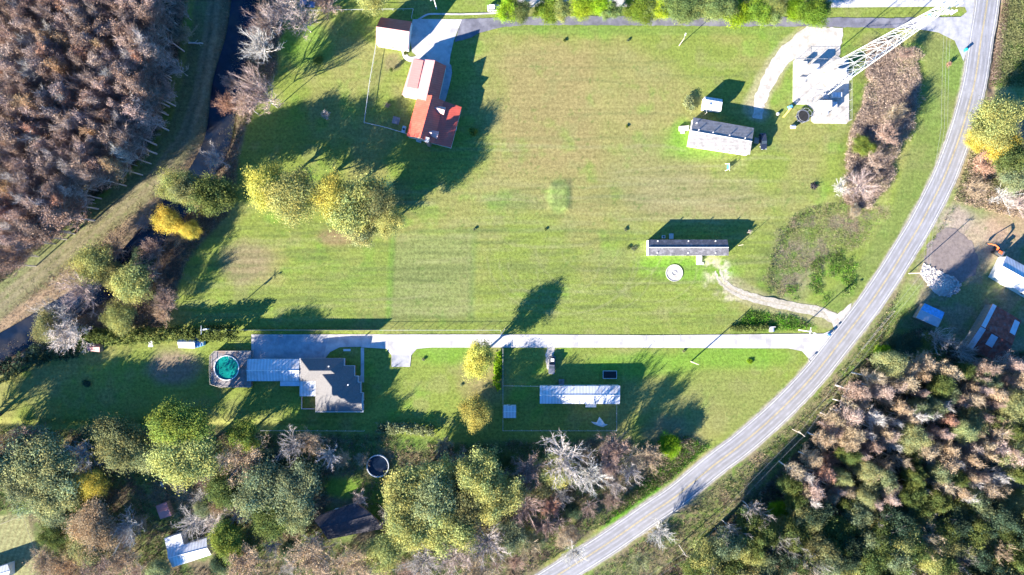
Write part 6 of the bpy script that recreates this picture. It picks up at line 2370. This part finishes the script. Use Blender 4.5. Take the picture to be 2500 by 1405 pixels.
# ------------------------------------------------------------------ uncountable undergrowth
def scatter(name, label, cat, poly, n, hr, wr, colours, seed, feather=None, blades=5, dens=None, leafy=0):
    rs = np.random.RandomState(seed)
    P = np.array(poly)
    x0, y0 = P.min(0)
    x1, y1 = P.max(0)
    x0, x1, y0, y1 = max(x0, -60), min(x1, 2560), max(y0, -60), min(y1, 1460)
    X, Y = rs.uniform(x0, x1, n * 4), rs.uniform(y0, y1, n * 4)
    ok = inside(X, Y, poly)
    if dens is not None:
        ok &= rs.rand(len(X)) < dens(X, Y)
    # keep clear of road and water
    ok &= seg_dist(X, Y, ROAD) > 42
    X, Y = X[ok][:n], Y[ok][:n]
    n = len(X)
    Z = ground_height(X, Y)
    c = np.stack([(X - CX) * S, (CY - Y) * S, Z], 1)
    big = .55 + .9 * NZ[1].fbm(X, Y, 28, 3)
    cs = np.array(colours)
    w_ = NZ[3].fbm(X, Y, 45, 3) + rs.uniform(-.18, .18, n)
    ci = np.clip(((w_ - .25) / .5 * len(cs)).astype(int), 0, len(cs) - 1)
    ccol = cs[ci] * rs.uniform(.7, 1.3, (n, 1))
    p = np.repeat(c, blades, 0)
    h = np.repeat(rs.uniform(hr[0], hr[1], n) * big, blades) * rs.uniform(.6, 1.1, n * blades)
    d = rs.randn(n * blades, 3) * np.array([.55, .55, .1]) + np.array([0, 0, 1.0])
    d /= np.linalg.norm(d, axis=1)[:, None]
    p = p + rs.randn(n * blades, 3) * np.array([.35, .35, 0])
    wd = rs.uniform(wr[0], wr[1], n * blades)
    V = tri_twigs(p, d, h, wd, rs)
    col = np.repeat(np.repeat(ccol, blades, 0) * rs.uniform(.8, 1.2, (n * blades, 1)), 3, 0)
    F = np.arange(len(V)).reshape(-1, 3)
    if leafy:
        q = np.repeat(c, leafy, 0) + rs.randn(n * leafy, 3) * np.array([.4, .4, .2])
        q[:, 2] += np.repeat(rs.uniform(.3, 1, n) * hr[1] * .6 * big, leafy)
        nr = rs.randn(n * leafy, 3) + np.array([0, 0, .8])
        nr /= np.linalg.norm(nr, axis=1)[:, None]
        Q = quads_from(q, nr, rs.uniform(.05, .11, n * leafy), rs)
        idx = np.arange(n * leafy)[:, None] * 4 + len(V)
        F = np.concatenate([F, idx + np.array([[0, 1, 2]]), idx + np.array([[0, 2, 3]])])
        V = np.concatenate([V, Q])
        col = np.concatenate([col, np.repeat(np.repeat(ccol, leafy, 0) * rs.uniform(.8, 1.3, (n * leafy, 1)), 4, 0)])
    me = np_mesh(name, V, F.reshape(-1), 3, M['undergrowth'], col)
    o = bpy.data.objects.new(name, me)
    C.objects.link(o)
    tag(o, label, cat, kind='stuff')


TAN, BRN, PNK, GRN, OLV, LIM, DRK = (.36, .28, .19), (.20, .15, .115), (.30, .235, .20), (.10, .16, .04), (.19, .20, .09), (.11, .30, .02), (.06, .07, .04)
def grown(P, k=1.25):
    cx_, cy_ = sum(p[0] for p in P) / len(P), sum(p[1] for p in P) / len(P)
    return [(cx_ + (x - cx_) * k, cy_ + (y - cy_) * (1 + (k - 1) * .5)) for x, y in P]


scatter('brush', 'tangled pinkish brown brush filling the strip beside the tower compound', 'brush', grown(BRUSH), 14000, (.5, 1.8), (.02, .05), [(.32, .25, .20), (.40, .31, .27), (.50, .40, .33), (.46, .36, .26), (.55, .44, .36), (.28, .28, .14), (.34, .27, .22)], 1, blades=9, leafy=6, dens=lambda X, Y: pmask(X, Y, BRUSH, 9, 22))
scatter('reeds', 'grey brown reeds filling the basin between road and narrow mobile home', 'reeds', grown(BASIN), 6000, (.12, .45), (.02, .045), [(.33, .25, .19), (.28, .30, .13), (.25, .31, .10), (.36, .29, .21), (.22, .31, .07)], 2, blades=6, dens=lambda X, Y: pmask(X, Y, BASIN, 16, 34) * (.7 + .6 * (NZ[5].fbm(X, Y, 26, 3) > .48)))
scatter('weeds', 'lush bright green weeds on the bank between reed basin and road', 'weeds', grown(WEED), 2000, (.15, .45), (.04, .08), [GRN, OLV, (.20, .32, .05), LIM, (.26, .28, .12)], 3, blades=5, leafy=2, dens=lambda X, Y: pmask(X, Y, WEED, 18, 34) * (NZ[2].fbm(X, Y, 28, 3) > .45))
scatter('weeds', 'green weeds rimming the west side of the reed basin', 'weeds', [(1900, 560), (1960, 510), (2060, 495), (2050, 520), (1960, 545), (1905, 600), (1890, 720), (1872, 715), (1880, 630)], 1100, (.2, .6), (.04, .09), [GRN, OLV, (.15, .25, .04)], 4, blades=5, leafy=3, dens=lambda X, Y: NZ[1].fbm(X, Y, 25, 3) ** 1.5)
scatter('weeds', 'rough green and tan weeds on the verge between road and right hand wood', 'weeds', VERGE_R, 12000, (.25, .8), (.04, .09), [BRN, OLV, GRN, TAN, OLV, GRN], 5, blades=4, leafy=2)
scatter('weeds', 'yellow green weeds around the culvert beside the long driveway', 'weeds', [(1795, 800), (1830, 757), (1935, 772), (1990, 795), (1940, 806)], 900, (.2, .6), (.05, .1), [OLV, LIM, GRN], 6, blades=5, leafy=2)
scatter('weeds', 'bright green ivy like weeds on the road verge of the lower wood', 'weeds', [(1440, 1320), (1540, 1200), (1640, 1110), (1700, 1075), (1740, 1095), (1620, 1195), (1500, 1280)], 3000, (.25, .7), (.05, .1), [GRN, LIM, GRN, OLV], 7, blades=4, leafy=4)
scatter('brush', 'brown and tan brush on the canal banks', 'brush', BANK, 12000, (.4, 1.9), (.03, .07), [BRN, PNK, TAN, BRN, OLV], 8, blades=5, leafy=2, dens=lambda X, Y: (seg_dist(X, Y, CANAL) > 21 - 19 * (NZ[1].fbm(X, Y, 40, 2) > .52)) * (1 - lmask(X, Y, TRACK, 44, 4)))
scatter('leaf_litter', 'dry reddish leaf litter and dead stalks on the far canal bank', 'leaf litter', [(p[0] + 20, p[1] + 16) for p in TRACK] + [(p[0] - 12, p[1] - 8) for p in CANAL[::-1]], 9000, (.1, .55), (.04, .08), [TAN, PNK, (.30, .20, .13), TAN], 9, blades=4)
scatter('grass', 'rough tufts of grass and fallen twigs along the canal track', 'grass', [(p[0] - 45, p[1] - 38) for p in TRACK] + [(p[0] + 45, p[1] + 38) for p in TRACK[::-1]], 7000, (.08, .35), (.03, .06), [(.20, .18, .10), (.15, .17, .07), (.27, .21, .14), (.14, .18, .05)], 18, blades=4, dens=lambda X, Y: NZ[2].fbm(X, Y, 20, 3) ** 2 * 2)
scatter('undergrowth', 'dim brown undergrowth on the floor of the upper left wood', 'undergrowth', WOOD_L, 14000, (.4, 1.8), (.05, .10), [DRK, BRN, BRN, PNK, (.10, .11, .05)], 10, blades=5, leafy=2)
scatter('undergrowth', 'dim green and brown undergrowth on the floor of the right hand wood', 'undergrowth', WOOD_R, 16000, (.4, 2.2), (.05, .11), [DRK, BRN, GRN, BRN, OLV, TAN], 11, blades=5, leafy=3)
scatter('undergrowth', 'mixed green and tan undergrowth on the floor of the lower wood', 'undergrowth', WOOD_B, 15000, (.3, 1.6), (.05, .10), [BRN, GRN, OLV, TAN, BRN], 12, blades=5, leafy=3,
        dens=lambda X, Y: 1.0 * ~(((X < 100) & (Y > 1245)) | ((np.abs(X - 460) < 62) & (np.abs(Y - 1348) < 40)) | (np.hypot(X - 922, Y - 1139) < 27) | (np.hypot(X - 850, (Y - 1275) * 1.3) < 75) | (np.hypot(X - 835, Y - 1190) < 35) | (np.hypot(X - 400, Y - 1248) < 22)))
scatter('scrub', 'pale dry scrub and pink brush between the road and the excavator yard', 'scrub', [(2340, 440), (2370, 370), (2420, 370), (2540, 430), (2540, 540), (2440, 520), (2360, 500), (2330, 490)], 3500, (.3, 1.2), (.04, .09), [TAN, PNK, (.40, .32, .24), OLV], 13, blades=5, leafy=2)
scatter('scrub', 'pale green scrub in the field at the top right corner', 'scrub', [(2455, -60), (2560, -60), (2560, 210), (2425, 210), (2440, 120)], 4500, (.3, 1.0), (.05, .1), [OLV, (.25, .27, .12), GRN], 14, blades=5, leafy=3)
scatter('brush', 'brown brush in the ditch along the road at the top right', 'brush', [(2440, -60), (2466, -60), (2452, 60), (2436, 200), (2412, 220), (2432, 100)], 2200, (.3, 1.0), (.04, .08), [BRN, PNK, BRN], 15, blades=5)
scatter('brush', 'tan brush and weeds at the lawn edge above the road bend', 'brush', [(1620, 1060), (1690, 1070), (1720, 1090), (1660, 1130), (1600, 1160), (1580, 1120)], 1500, (.3, 1.1), (.04, .09), [TAN, GRN, PNK, LIM], 16, blades=5, leafy=3)
scatter('grass', 'fallen leaves and longer grass beneath the bare trees in the east yard', 'grass', [(2150, 780), (2250, 740), (2240, 800), (2180, 860), (2100, 880)], 1500, (.1, .35), (.04, .08), [OLV, TAN, GRN], 17, blades=4)

# dark wooden-ringed brush round the abandoned pool
for o in list(bpy.data.objects):
    if o.type == 'MESH' and o.parent is None and 'kind' not in o and 'label' not in o:
        print('untagged', o.name)
